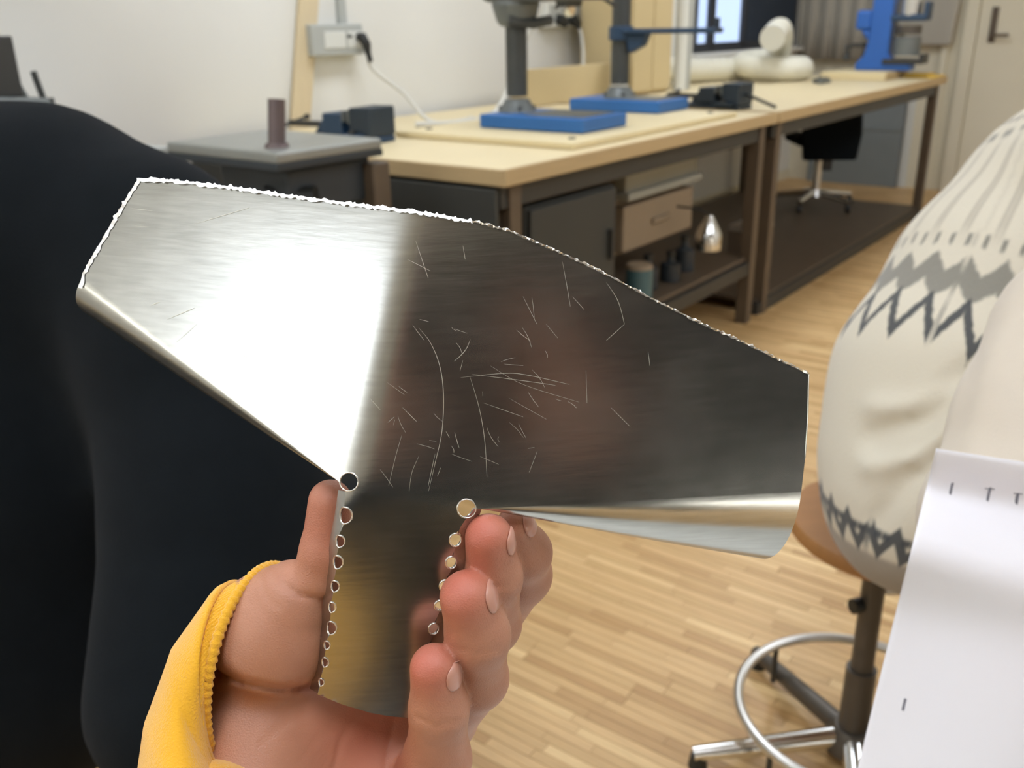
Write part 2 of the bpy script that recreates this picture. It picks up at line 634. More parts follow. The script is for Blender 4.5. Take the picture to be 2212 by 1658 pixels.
# door in the wall beyond the bench
door = thing('door_1', bw(S1, -.4, 0), 'cream door beyond the bench', 'door')
del door['category'], door['label']
door['kind'] = 'structure'
MB().box((-.02, 0, 1.03), (.04, .94, 2.06)).build('door_leaf', M['wall_cream'], door, bevel=.004)
tr = MB()
tr.box((-.025, .52, 1.06), (.06, .09, 2.12)).box((-.025, -.52, 1.06), (.06, .09, 2.12)).box((-.025, 0, 2.13), (.06, 1.13, .09))
tr.build('door_frame', M['wall_cream'], door, bevel=.006)
MB().box((-.045, .37, 1.2), (.012, .045, .24)).build('door_plate', M['steel_brown'], door, bevel=.004)
MB().tube([(-.04, .37, 1.13), (-.1, .37, 1.13), (-.105, .33, 1.13), (-.105, .25, 1.13)], .011).build('door_handle', M['steel_brown'], door, smooth=True)
struct(MB().box((S1 - .02, .28, 1.45), (.04, .05, 2.9)).build('trim_1', M['wall_cream'], None, loc=O, rotz=ANG, bevel=.006))
struct(MB().box((S1 - .015, .46, .38), (.03, .06, .76)).build('trim_2', M['white_pl'], None, loc=O, rotz=ANG, bevel=.006))

# parquet of narrow staves running across the bench direction
SL, SW_, GAP = .245, .0245, .0012
VIS = [(1115, 1160), (1640, 1215), (1740, 1000), (1750, 800), (1640, 720), (1900, 500), (1960, 480), (1790, 850), (1790, 1100), (1960, 1200),
       (1900, 1450), (1830, 1658), (1010, 1658), (1120, 1310), (1190, 1200)]


def inside(poly, x, y):
    r = False
    for i in range(len(poly)):
        (x0, y0), (x1, y1) = poly[i - 1], poly[i]
        if (y0 > y) != (y1 > y) and x < (x1 - x0) * (y - y0) / (y1 - y0) + x0:
            r = not r
    return r


st = []
row = 0
s_ = S0 + SW_ / 2
while s_ < S1:
    t_ = T0 - rng.uniform(0, SL) + SL / 2
    while t_ < T1 + SL / 2:
        a_, b_ = max(T0, t_ - SL / 2), min(T1, t_ + SL / 2)
        if b_ - a_ > .02:
            st.append((s_, (a_ + b_) / 2, b_ - a_))
        t_ += SL
    s_ += SW_
    row += 1
near = []
for i, (s_, t_, l_) in enumerate(st):
    x, y, d = proj(bw(s_, t_, 0))
    if d > .3 and abs(l_ - SL) < 1e-6 and inside(VIS, x, y):
        near.append((d, i))
near.sort()
pick = set(i for _, i in near[:300])
pm = None
jm = MB()
for i, (s_, t_, l_) in enumerate(st):
    if i in pick:
        if pm is None:
            pm = MB().box((0, 0, 0), (SW_ - GAP, SL - GAP, .006)).build('floor_stave', M['plank'], floor)
            o = pm
        else:
            o = pm.copy()
            COL.objects.link(o)
        o.location = (s_, t_, -.002 + rng.uniform(-.0002, .0002))
    else:
        x0, x1, y0, y1 = s_ - SW_ / 2 + GAP / 2, s_ + SW_ / 2 - GAP / 2, t_ - l_ / 2 + GAP / 2, t_ + l_ / 2 - GAP / 2
        k = len(jm.v)
        jm.v += [(x0, y0, .001), (x1, y0, .001), (x1, y1, .001), (x0, y1, .001), (x0, y0, -.005), (x1, y0, -.005), (x1, y1, -.005), (x0, y1, -.005)]
        jm.f += [(k, k + 1, k + 2, k + 3), (k, k + 4, k + 5, k + 1), (k + 1, k + 5, k + 6, k + 2), (k + 2, k + 6, k + 7, k + 3), (k + 3, k + 7, k + 4, k)]
fs_ = jm.build('floor_staves', M['plank_many'], floor, recalc=False)
fs_['kind'] = 'stuff'

# unseen ceiling lamps, added to light the room; the overhead one brightens the palm
LAMPS = [(-2.2, .55), (-.2, -3.4), (-2.15, -1.62), (.6, .3), (1.4, -2.4), (3.2, .3), (3.6, -2.9)]
LABS = ['white panel lamp on the ceiling near the wall, left of the photographer', 'white panel lamp on the ceiling right of the photographer', 'white panel lamp on the ceiling right above the photographer',
        'white panel lamp on the ceiling above the near bench end', 'white panel lamp on the ceiling above the seated people',
        'white panel lamp on the ceiling above the far bench end', 'white panel lamp on the ceiling near the door side']
for (ls, lt), lb in zip(LAMPS, LABS):
    lp = thing('ceiling_light', bw(ls, lt, HC), lb, 'lamp', group='ceiling panel lamps')
    lx = .6 if ls > -4 else .75
    MB().box((0, 0, -.03), (lx * 2 + .06, .66, .06)).build('housing', M['lamp_body'], lp, bevel=.006)
    MB().box((0, 0, -.063), (lx * 2, .6, .006)).build('diffuser', M['lamp_glow'], lp)

# unseen glowing drum, added behind the photographer to whiten the left wing
pl = thing('pendant_lamp', bw(-4.35, -.52, HC), 'large glowing white drum pendant lamp behind the photographer', 'lamp')
MB().cyl((0, 0, -.02), (0, 0, 0), .06).build('ceiling_rose', M['lamp_body'], pl)
MB().cyl((0, 0, -.62), (0, 0, -.01), .008, n=10).build('rod', M['satin'], pl)
MB().tube([(0, 0, -1.15), (0, 0, -1.14), (0, 0, -.61), (0, 0, -.6)], [.34, .36, .36, .34], 48).build('shade', M['drum_glow'], pl, smooth=True)
MB().tube([(0, 0, -.6), (0, 0, -.585)], .365, 48).build('top_band', M['lamp_body'], pl)

# unseen glowing tubes, added to draw bright lines along the rolled lips
for nm_, s_, t_, z_, L_, horiz, lb in (('tube_lamp', S0 + .05, .2, 1.62, 2.3, 1, 'long fluorescent tube lamp on the short wall behind the photographer'),
                                 ('tube_lamp', -3.1, T0 + .06, .64, 3.0, 0, 'long fluorescent tube lamp under the dark wall board')):
    r = thing(nm_, bw(s_, t_, z_), lb, 'lamp', group='fluorescent tube lamps')
    a_ = np.array([0, 1.0, 0]) if horiz else np.array([1.0, 0, 0])
    n_ = np.array([1.0, 0, 0]) if horiz else np.array([0, 1.0, 0])
    dm = np.abs(a_) * L_ + np.abs(n_) * .04 + np.array([0, 0, .06])
    MB().box(-n_ * .02, dm).build('tube_housing', M['lamp_body'], r, bevel=.004)
    MB().tube([a_ * -(L_ / 2 - .06) + n_ * .025, a_ * (L_ / 2 - .06) + n_ * .025], .048, 16).build('tube', M['tube_glow'], r, smooth=True)
    for k in (-1, 1):
        MB().box(a_ * k * (L_ / 2 - .045) + n_ * .022, np.abs(a_) * .03 + np.abs(n_) * .05 + np.array([0, 0, .05])).build('end_cap', M['lamp_body'], r, bevel=.003)

mt_ = thing('rubber_mat', bw(-3.2, .6, 0), 'black ribbed rubber mat on the floor left of the photographer, along the wall', 'mat')  # unseen mat, added so the left lip mirrors dark floor
MB().box((0, 0, .005), (3.2, 1.3, .006)).build('mat_sheet', M['rubber'], mt_, bevel=.002)
for k in range(12):
    MB().box((-1.45 + k * .264, 0, .0095), (.05, 1.26, .003)).build('mat_rib', M['rubber'], mt_)
# ------------------------------------------------------------------ workbenches
def bench(name, s0, s1, label, shelf=.29):
    L = s1 - s0
    b = thing(name, bw(s0, 0, 0), label, 'workbench', group='workbenches along the wall')
    D = 1.355
    top = MB().box((L / 2, D / 2, .8875), (L, D, .024)).build('worktop', M['birch'], b, bevel=.003)
    MB().box((L / 2, -.004, .8815), (L, .012, .046)).box((L / 2, D / 2, .867), (L - .01, D - .02, .014)).box((.004, D / 2, .881), (.012, D, .045)).build('edge_band', M['birch_edge'], b, bevel=.003)
    for x in (.09, L - .07):
        for y in (.05, D - .06):
            MB().box((x, y, .43), (.055, .055, .86)).build('leg', M['steel_brown'], b, bevel=.004)
    rl = MB()
    for y in (.05, D - .06):
        rl.box((L / 2, y, .825), (L - .06, .04, .07)).box((L / 2, y, max(.03, shelf - .04)), (L - .06, .04, .056))
    for x in (.09, L - .07):
        rl.box((x, D / 2, .825), (.04, D - .1, .07))
    rl.build('rail', M['steel_dark'], b, bevel=.003)
    if shelf:
        MB().box((L / 2, D / 2, shelf), (L - .1, D - .1, .02)).build('lower_shelf', M['steel_brown'], b, bevel=.003)
    return b


b1 = bench('workbench', 0, 1.89, 'pale wooden workbench nearest the camera with blue drill stands on it')
MB().box((-.006, .68, .56), (.016, 1.33, .58)).build('end_panel', M['panel_dark'], b1, bevel=.003)
b2 = bench('workbench', 1.91, 4.75, 'pale wooden workbench farther along the wall, carrying the coiled cream hose', .06)

# plywood boards on the bench
bd = thing('mounting_board', bw(1.05, .44, .9), 'thin plywood board on the bench under the two blue drill stands', 'board')
MB().box((0, 0, .011), (1.2, .74, .02)).build('board_sheet', M['ply'], bd, bevel=.003)
for x, y in ((-.5, -.3), (.5, -.3), (-.5, .3), (.5, .3)):
    MB().cyl((x, y, .02), (x, y, .025), .012).build('screw', M['steel_dark'], bd)

bd = thing('riser_board', bw(4.42, .42, .9), 'wooden board at the far bench end under the blue press', 'board')
MB().box((0, 0, .024), (.5, .4, .046)).build('board_slab', M['ply'], bd, bevel=.004)
MB().box((0, -.202, .024), (.5, .006, .044)).build('edge_strip', M['birch_edge'], bd)


# ------------------------------------------------------------------ drill stands
def drill(base, z, label, arm, head, coly):
    s, t, ls, lt = base
    r = thing('drill_stand', bw(s, t, z), label, 'drill stand', group='blue based drill stands')
    MB().box((0, 0, .024), (ls, lt, .046)).build('base', M['blue'], r, bevel=.006)
    MB().box((0, -lt * .16, .0485), (ls * .72, lt * .55, .003)).build('base_plate', M['iron'], r)
    cy = coly
    fl = MB()
    fl.tube([(0, cy, .047), (0, cy, .058), (0, cy, .078), (0, cy, .09)], [.068, .064, .05, .044], 28)
    fl.build('column_foot', M['iron'], r, smooth=True)
    for k in range(4):
        a = pi / 4 + k * pi / 2
        MB().cyl((.06 * cos(a), cy + .06 * sin(a), .055), (.06 * cos(a), cy + .06 * sin(a), .068), .008, n=6).build('bolt', M['iron_dark'], r)
    MB().cyl((0, cy, .1), (0, cy, .86), .038, n=32).build('column', M['iron_dark'], r, smooth=True)
    if arm:
        a_ = MB()
        a_.box((.0, cy - .23, .305), (.09, .4, .02)).tube([(0, cy, .27), (0, cy, .325)], .05, 24)
        a_.build('table_arm', M['navy'], r, bevel=.006)
        MB().prism([(cy - .03, .295), (cy - .13, .295), (cy - .11, .25), (cy - .05, .22)], -.025, .025, axes=(1, 2, 0)).build('arm_gusset', M['navy'], r, bevel=.006)
        MB().tube([(.0, cy - .42, .297), (0, cy - .42, .35)], .012).build('arm_stop', M['navy_dark'], r, smooth=True)
        MB().tube([(.03, cy, .29), (.1, cy, .29)], .009).build('clamp_lever', M['steel_dark'], r)
    h = MB()
    h.box((0, cy - .13, head + .16), (.17, .44, .22))
    h.tube([(0, cy, head - .03), (0, cy, head + .06)], [.062, .09], 24)
    h.build('head', M['iron'], r, bevel=.02)
    MB().tube([(0, cy - .22, head + .03), (0, cy - .22, head + .06)], [.04, .05], 20).build('spindle_nose', M['iron_dark'], r, smooth=True)
    MB().tube([(0, cy - .22, head - .0), (0, cy - .22, head + .015), (0, cy - .22, head + .04)], [.012, .022, .024], 20).build('chuck', M['chrome'], r, smooth=True)
    fw = MB()
    fw.cyl((.085, cy - .2, head + .1), (.13, cy - .2, head + .1), .03)
    for k in range(3):
        a = k * 2 * pi / 3 + pi / 2
        fw.tube([(.12, cy - .2, head + .1), (.13, cy - .2 + .14 * cos(a), head + .1 + .14 * sin(a))], .006, 8)
    fw.build('feed_lever', M['steel_dark'], r)
    MB().tube([(-.07, cy - .02, head - .01), (.0, cy - .075, head - .02), (.09, cy - .08, head - .01)], .018, 12).build('clamp_bolt', M['iron_dark'], r, smooth=True)
    MB().tube([(0, cy - .05, head + .25), (0, cy - .05, head + .36)], .085, 24).build('motor', M['iron_dark'], r, smooth=True)
    return r


drill((.81, .39, .29, .43), .922, 'grey drill stand on a blue base, nearer of the two on the plywood board', False, .36, .155)
drill((1.53, .5, .26, .42), .922, 'grey drill stand with a blue table arm, behind the nearer drill stand', True, .62, .045)


# ------------------------------------------------------------------ vises
def vise(loc, rz, label, m1, m2, sc=1.0, rod=False):
    r = thing('bench_vise', loc, label, 'vise', rotz=rz, group='drill vises on the bench')
    g = lambda mb: MB().add([tuple(np.array(v) * sc) for v in mb.v], mb.f)
    g(MB().box((0, 0, .012), (.36, .15, .024)).box((.1, 0, .03), (.1, .21, .018))).build('vise_base', m1, r, bevel=.004)
    g(MB().box((.13, 0, .08), (.1, .16, .11))).build('fixed_jaw', m2, r, bevel=.006)
    g(MB().box((-.02, 0, .07), (.1, .13, .08)).prism([(-.07, .03), (-.13, .03), (-.07, .1)], -.05, .05)).build('sliding_jaw', m1, r, bevel=.006)
    g(MB().box((.077, 0, .1), (.008, .16, .05))).build('jaw_plate', M['iron'], r)
    g(MB().box((.034, 0, .1), (.008, .13, .04))).build('jaw_plate', M['iron'], r)
    g(MB().tube([(-.3, 0, .06), (.08, 0, .06)], .012, 12)).build('screw_spindle', M['steel_dark'], r, smooth=True)
    g(MB().tube([(-.29, -.09, .045), (-.29, .09, .075)], .007, 8).tube([(-.29, -.1, .043), (-.29, -.085, .046)], .012, 8).tube([(-.29, .085, .074), (-.29, .1, .077)], .012, 8)).build('handle_bar', M['steel_dark'], r)
    if rod:
        g(MB().tube([(.16, .02, .08), (.4, -.1, .03)], .009, 8)).build('tommy_bar', M['steel_dark'], r)
    for y_ in (-.09, .09):
        g(MB().cyl((.1, y_, .039), (.1, y_, .05), .014, n=6)).build('fixing_bolt', M['steel_dark'], r)
    return r


vise(bw(.29, .88, .9), ANG - radians(84), 'dark blue machine vise on the near bench, left of the drill stands', M['navy'], M['navy_dark'], .86)
vise(bw(1.98, .32, .9), ANG - radians(95), 'dark navy vise with a bar, right of the farther drill stand', M['navy_dark'], M['navy_dark'], .82, True)

# ------------------------------------------------------------------ square machine table left of the bench
r = thing('bandsaw_stand', bw(-.41, .41, 0), 'dark machine stand with a square grey metal table, left of the bench end', 'machine', rotz=ANG - radians(1))
MB().box((0, 0, .987), (.335, .43, .026)).build('machine_table', M['tabletop'], r, bevel=.006)
MB().box((0, 0, .966), (.337, .432, .018)).build('table_rim', M['black_mc'], r, bevel=.003)
MB().box((.02, -.05, .9), (.27, .26, .11)).box((.02, -.03, .42), (.23, .24, .84)).build('machine_body', M['black_mc'], r, bevel=.01)
MB().tube([(-.12, -.1, .88), (-.05, -.2, .88)], .03, 16).build('tilt_knob', M['black_pl'], r, smooth=True)
MB().box((.16, -.19, .88), (.06, .05, .12)).build('switch_box', M['steel_brown'], r, bevel=.005)
MB().box((.0, .0, .015), (.5, .5, .03)).build('foot_plate', M['steel_dark'], r, bevel=.005)
MB().tube([(-.095, -.13, 1.0), (-.095, -.13, 1.01)], [.03, .026], 20).build('rod_collar', M['rod'], r, smooth=True)
MB().tube([(-.095, -.13, 1.0), (-.08, -.128, 1.108)], .0205, 20).build('guide_rod', M['rod'], r, smooth=True)

# ------------------------------------------------------------------ machine behind the black shoulder, far left
tb = thing('side_table', bw(-.95, 1.02, 0), 'small grey table under the drill press, hidden behind the black shoulder', 'table')
MB().box((0, 0, .96), (.9, .6, .03)).build('table_top', M['grey_pl'], tb, bevel=.004)
for x in (-.4, .4):
    for y in (-.25, .25):
        MB().box((x, y, .4725), (.04, .04, .945)).build('leg', M['steel_dark'], tb)
r = thing('drill_press', bw(-.75, 1.1, .975), 'grey drill press with a dark column at the left wall edge', 'drill press')
MB().box((.03, 0, .03), (.26, .3, .06)).prism([(-.1, .06), (.14, .06), (.1, .125), (-.1, .14)], -.09, .09).build('base', M['iron'], r, bevel=.01)
MB().cyl((-.01, 0, .1), (-.01, 0, .9), .034, n=24).build('column', M['iron_dark'], r, smooth=True)
MB().box((.015, -.0, .205), (.085, .09, .15)).build('rack_sleeve', M['steel_dark'], r, bevel=.005)
MB().tube([(.05, -.02, .18), (.075, -.02, .12), (.085, -.02, .1)], .008, 10).build('cable_loop', M['iron'], r, smooth=True)
MB().tube([(.12, -.02, .12), (.11, -.02, .17), (.107, -.02, .19)], .0085, 10).build('lock_lever', M['iron_dark'], r, smooth=True)
MB().cyl((.125, -.02, .085), (.125, -.02, .12), .022).build('lever_boss', M['iron_dark'], r, smooth=True)
MB().box((-.06, -.1, .78), (.2, .4, .22)).build('head', M['iron'], r, bevel=.02)
MB().tube([(-.1, -.06, .13), (-.08, -.06, .2)], .012, 10).build('depth_stop', M['steel_dark'], r, smooth=True)

# ------------------------------------------------------------------ wall fittings
r = thing('wall_socket', bw(.72, T1, 1.215), 'grey white socket box on the wall, left of the drill stands, one black plug', 'socket')
MB().box((.0, -.03, 0), (.27, .06, .115)).build('socket_box', M['grey_pl'], r, bevel=.006)
MB().box((-.02, -.061, .0), (.11, .006, .062)).build('rocker_switch', M['white_pl'], r, bevel=.002)
MB().box((.085, -.061, .0), (.075, .006, .062)).build('outlet_face', M['white_pl'], r, bevel=.002)
for x in (.065, .078):
    MB().cyl((x - .015, -.062, .012), (x - .015, -.0655, .012), .006, n=10).build('outlet_hole', M['black_pl'], r)
MB().tube([(.105, -.06, .01), (.105, -.085, .008), (.11, -.1, -.02), (.115, -.1, -.055)], [.016, .02, .018, .012], 12).build('power_plug', M['black_pl'], r, smooth=True)
c = thing('power_cable', bw(.83, T1 - .1, 1.16), 'white cable hanging from the black plug down to the vise', 'cable')
MB().tube(arc([(.005, 0, .0), (.02, -.01, -.06), (.07, -.12, -.15), (.05, -.28, -.2535), (.2, -.36, -.2535)]), .0085, 10).build('cable_run', M['cable'], c, smooth=True)
MB().tube([(.005, 0, .005), (.012, -.004, -.03)], .011, 10).build('cable_sleeve', M['black_pl'], c, smooth=True)
MB().box((.2, -.36, -.25), (.03, .02, .014)).build('cable_end', M['cable'], c, bevel=.003)
r = thing('conduit', bw(.79, T1, 1.27), 'grey vertical conduit on the wall above the socket box', 'conduit')
MB().box((0, -.012, .8), (.036, .024, 1.6)).build('duct', M['grey_pl'], r, bevel=.003)
MB().box((0, -.013, .7), (.05, .028, .03)).build('clip', M['grey_pl'], r, bevel=.003)

r = thing('wall_socket', bw(2.3, T1, 1.31), 'white socket box on the wall between the two drill columns, two black plugs', 'socket')
MB().box((0, -.03, 0), (.3, .06, .14)).build('socket_box', M['white_pl'], r, bevel=.006)
MB().box((0, -.061, .0), (.25, .006, .075)).build('outlet_face', M['grey_pl'], r, bevel=.002)
for x in (-.05, .06):
    MB().tube([(x, -.06, -.03), (x, -.09, -.035), (x + .02, -.1, -.06)], [.026, .03, .02], 12).build('power_plug', M['black_pl'], r, smooth=True)
c = thing('power_cable', bw(2.37, T1 - .1, 1.25), 'white cable hanging from the right plug down behind the farther drill stand', 'cable')
MB().tube(arc([(.01, 0, 0), (.0, -.03, -.06), (-.1, -.1, -.2), (-.25, -.12, -.3415), (-.5, -.13, -.3415)]), .0085, 10).build('cable_run', M['cable'], c, smooth=True)
MB().tube([(.01, 0, 0.005), (.008, -.008, -.02)], .012, 10).build('cable_sleeve', M['black_pl'], c, smooth=True)
c = thing('power_cable', bw(1.33, T1 - .25, .9), 'thick whitish cable hanging beside the nearer drill column down to the bench', 'cable')
MB().tube(arc([(.3, -.2, .55), (.24, -.16, .4), (.17, -.12, .25), (-.1, -.22, .06), (-.32, -.29, .013), (-.5, -.29, .012), (-.62, -.2, .012)]), .012, 12).build('cable_run', M['cable'], c, smooth=True)
MB().tube([(.3, -.2, .54), (.31, -.205, .6)], .016, 12).build('cable_boot', M['cable'], c, smooth=True)

r = thing('pine_post', bw(.12, T1 - .046, 0), 'pale pine board leaning against the white wall, left of the socket box', 'board')
a_ = .22
R_ = rotm('Y', a_)
MB().box((.392, .03, .875), (.09, .022, 1.74), R_).build('board_length', M['post_wood'], r, bevel=.003)
MB().box((.392 + .82 * sin(a_), .017, .875 + .82 * cos(a_)), (.092, .004, .06), R_).build('end_mark', M['tan'], r)

# tan upstand and cupboard against the wall
r = thing('backsplash_board', bw(1.98, 1.1, .9), 'low tan board standing on the bench behind the drill columns', 'board')
MB().box((0, 0, .085), (.86, .03, .165)).build('board_sheet', M['tan'], r, bevel=.003)
for x in (-.3, .3):
    MB().box((x, .06, .04), (.03, .1, .078)).build('support_block', M['tan'], r)
r = thing('tall_cupboard', bw(2.63, 1.15, .9), 'tall tan wooden cupboard standing on the bench behind the farther drill stand', 'cupboard')
MB().box((0, .01, .6), (.42, .3, 1.196)).build('carcass', M['tan'], r, bevel=.004)
MB().box((-.105, -.15, .6), (.2, .02, 1.16)).build('door', M['tan'], r, bevel=.003)
d2 = MB().box((.105, -.15, .6), (.2, .02, 1.16)).build('door', M['tan'], r, bevel=.003)
MB().cyl((.03, -.16, .6), (.03, -.185, .6), .012).build('knob', M['satin'], d2)
r = thing('paper_roll', bw(2.3, 1.0, .9), 'short white roll standing on the bench behind the farther drill column', 'roll')
MB().tube([(0, 0, .001), (0, 0, .23)], .045, 24).build('roll_body', M['white_pl'], r, smooth=True)
MB().cyl((0, 0, .229), (0, 0, .232), .02).build('core', M['tan'], r)
for i, (s_, t_, rr, hh) in enumerate(((2.95, .99, .035, .62), (3.04, 1.0, .025, .66))):
    r = thing('cardboard_tube', bw(s_, t_, .9), ('wide pale grey tube standing right of the tan cupboard', 'narrow grey tube standing between the wide tube and window')[i], 'tube')
    MB().tube([(0, 0, .001), (0, 0, hh)], rr, 20).build('tube_wall', M['grey_pl'] if i else M['white_pl'], r, smooth=True)
    MB().cyl((0, 0, hh - .002), (0, 0, hh + .006), rr * .9).build('end_cap', M['grey_pl'], r)

# ------------------------------------------------------------------ coiled hose
r = thing('extraction_hose', bw(4.0, .88, .9), 'coiled cream ventilation hose on the far bench, open end pointing up', 'hose')
pth = []
for k in range(40):
    a = radians(170) - k / 39 * radians(510)
    pth.append((.185 * cos(a), .185 * sin(a), .073 + .05 * max(0, (k - 24) / 15)))
pth = [(-1.07, .32, .1), (-.8, .32, .1), (-.6, .32, .085), (-.4, .3, .075), (-.2, .24, .073)] + pth[7:]
e = np.array(pth[-1])
pth = pth[:-2] + [(.16, .03, .15), (.1, -.01, .22), (-.01, -.05, .27), (-.14, -.09, .3), (-.27, -.12, .29), (-.4, -.15, .26)]
pp = arc(pth, 9)
rr = [.068 + .003 * cos(i * pi * 2 / 3) for i in range(len(pp))]
MB().tube(pp, rr, 22, cap=False).build('hose_body', M['duct'], r, smooth='all')
MB().tube([np.array(pp[-2]), np.array(pp[-1]) + .25 * (np.array(pp[-1]) - np.array(pp[-3]))], .074, 22).build('end_collar', M['white_pl'], r, smooth=True)
r = thing('spring_clamp', bw(3.78, .46, .9), 'small grey clamp lying right of the coiled hose', 'clamp')
MB().box((0, 0, .014), (.16, .03, .026)).build('clamp_bar', M['iron'], r, bevel=.004)
MB().box((.06, .03, .018), (.03, .06, .03)).build('clamp_jaw', M['iron_dark'], r, bevel=.004)
MB().box((-.06, .02, .018), (.02, .05, .024)).build('clamp_jaw', M['iron_dark'], r, bevel=.004)

# ------------------------------------------------------------------ blue press at the far end
r = thing('arbor_press', bw(4.45, .36, .948), 'tall blue press with a grey drum, at the far end of the bench', 'press', rotz=ANG + pi / 2)
# local x runs towards the wall, y away from the viewer's left
MB().prism([(-.22, 0), (.12, 0), (.12, .04), (.075, .09), (.05, .2), (.05, .62), (-.075, .62), (-.075, .1), (-.1, .06), (-.22, .04)], -.06, .06).build('frame', M['blue_press'], r, bevel=.008)
MB().box((.1, 0, .3), (.1, .1, .12)).prism([(.05, .24), (.12, .24), (.05, .16)], -.05, .05).build('gear_box', M['blue_press'], r, bevel=.02)
MB().tube([(-.17, 0, .09), (-.17, 0, .2)], .08, 28).build('drum', M['iron'], r, smooth=True)
MB().tube([(-.17, 0, .215), (-.17, 0, .265)], .075, 28).build('drum_cap', M['tube_grey'], r, smooth=True)
MB().box((-.17, 0, .055), (.24, .16, .03)).box((-.28, 0, .075), (.03, .12, .05)).build('work_table', M['steel_dark'], r, bevel=.006)
MB().box((-.17, 0, .31), (.22, .12, .04)).box((-.27, 0, .35), (.03, .1, .1)).build('ram_head', M['navy'], r, bevel=.008)
MB().tube([(-.17, 0, .32), (-.17, 0, .42)], .06, 24).build('ram', M['satin'], r, smooth=True)
MB().tube([(.08, 0, .15), (.16, 0, .15), (.2, 0, .14), (.2, 0, .09)], .013, 12).build('lever', M['steel_dark'], r, smooth=True)
MB().tube([(.2, 0, .095), (.2, 0, .06)], .02, 12).build('lever_knob', M['iron_dark'], r, smooth=True)

cl = thing('dust_cloth', bw(4.58, .12, .9), 'folded yellow cloth on the far bench corner right of the blue press', 'cloth')
MB().box((.02, -.02, .008), (.24, .2, .014)).build('cloth_fold', M['yellow_cloth'], cl, bevel=.005)
MB().box((.0, .0, .022), (.18, .14, .012)).build('cloth_fold', M['yellow_cloth'], cl, bevel=.005)

# curtain on the far wall
cu = thing('curtain', bw(S1 - .1, 1.05, 0), 'beige curtain hanging on the far wall, right of the window', 'curtain')
v_, f_ = [], []
nx = 70
for k in range(nx + 1):
    y = .33 - k / nx * .74
    x = .018 * sin(k * .55) + .008 * sin(k * 1.7)
    for z in (.96, 1.3, 1.7, 2.2, 2.7):
        v_.append((x * (1 + .2 * (z < 1)), y, z))
for k in range(nx):
    for j in range(4):
        a = k * 5 + j
        f_.append((a, a + 1, a + 6, a + 5))
co = MB().add(v_, f_).build('curtain_cloth', M['curtain'], cu, smooth='all', recalc=False)
sm = co.modifiers.new('thick', 'SOLIDIFY')
sm.thickness = .004
MB().tube([(0, .4, 2.72), (0, -.7, 2.72)], .014, 12).build('curtain_rod', M['steel_dark'], cu, smooth=True)
for k in range(8):
    MB().tube([(.0, .3 - k * .13, 2.7), (0, .295 - k * .13, 2.7)], .024, 10).build('curtain_ring', M['steel_dark'], cu)
tw = thing('work_coat', bw(S1 - .06, .4, 1.06), 'grey brown coat hanging on the far wall behind the blue press', 'coat')
MB().prism([(-.17, 0), (.17, 0), (.19, .3), (.12, .6), (.03, .68), (-.03, .68), (-.12, .6), (-.19, .3)], -.035, .035, axes=(1, 2, 0)).build('coat_body', M['curtain'], tw, bevel=.02)
MB().box((-.03, .19, .33), (.07, .06, .5)).build('coat_sleeve', M['curtain'], tw, bevel=.02)
MB().tube([(.05, 0, .7), (-.03, 0, .7), (-.03, 0, .66)], .008, 8).build('coat_hook', M['steel_dark'], tw)

r = thing('grey_panel', bw(S1 - .06, .85, 0), 'grey blue panel leaning against the far wall under the bench end', 'panel')  # sheet carries the wall's shade under the bench in its colour
MB().box((0, 0, .4), (.02, .72, .798)).build('panel_sheet', M['grey_blue'], r, bevel=.003)
MB().box((-.014, 0, .45), (.01, .72, .03)).build('panel_batten', M['grey_blue'], r, bevel=.002)
# ------------------------------------------------------------------ under the bench
r = thing('steel_cabinet', bw(.43, .56, .301), 'dark steel cabinet standing on the lower shelf of the near bench', 'cabinet')
MB().box((0, 0, .235), (.5, 1.0, .468)).build('carcass', M['panel_dark'], r, bevel=.004)
d_ = MB().box((0, -.508, .235), (.48, .016, .45)).build('door', M['panel_dark'], r, bevel=.003)
MB().box((.2, -.525, .28), (.014, .018, .1)).build('handle', M['steel_dark'], d_, bevel=.003)
r = thing('drawer_unit', bw(1.24, .2, .45), 'grey and brown drawer unit hanging under the near bench top', 'drawers')
MB().box((0, .22, .2), (.56, .4, .4)).build('carcass', M['brown_box'], r, bevel=.003)
dr = MB().box((0, -.005, .3), (.58, .05, .17)).box((0, -.02, .225), (.6, .06, .03)).build('drawer_front', M['grey_box'], r, bevel=.006)
MB().box((0, -.035, .31), (.14, .014, .02)).build('drawer_pull', M['grey_box'], dr, bevel=.003)
dr = MB().box((0, 0, .1), (.56, .04, .17)).build('drawer_front', M['brown_box'], r, bevel=.006)
MB().box((0, -.025, .1), (.14, .014, .02)).build('drawer_pull', M['brown_box'], dr, bevel=.003)
r = thing('polished_funnel', bw(1.3, .0, .47), 'bright polished metal funnel hanging by the corner of the drawer unit', 'funnel')
MB().tube([(0, 0, .1), (0, 0, .04), (.0, 0, .02), (0, 0, -.03)], [.012, .045, .05, .05], 24).build('cone', M['chrome'], r, smooth=True)
MB().tube([(0, 0, .1), (0, .06, .12), (0, .14, .12)], .005, 8).build('hook', M['steel_dark'], r)
r = thing('paint_can', bw(.98, .12, .301), 'small teal can on the lower shelf under the drawer unit', 'can')
MB().cyl((0, 0, .001), (0, 0, .115), .05).build('can_body', M['teal'], r, smooth=True)
MB().tube([(0, 0, .115), (0, 0, .13)], [.052, .046], 24).build('lid', M['brown_box'], r, smooth=True)
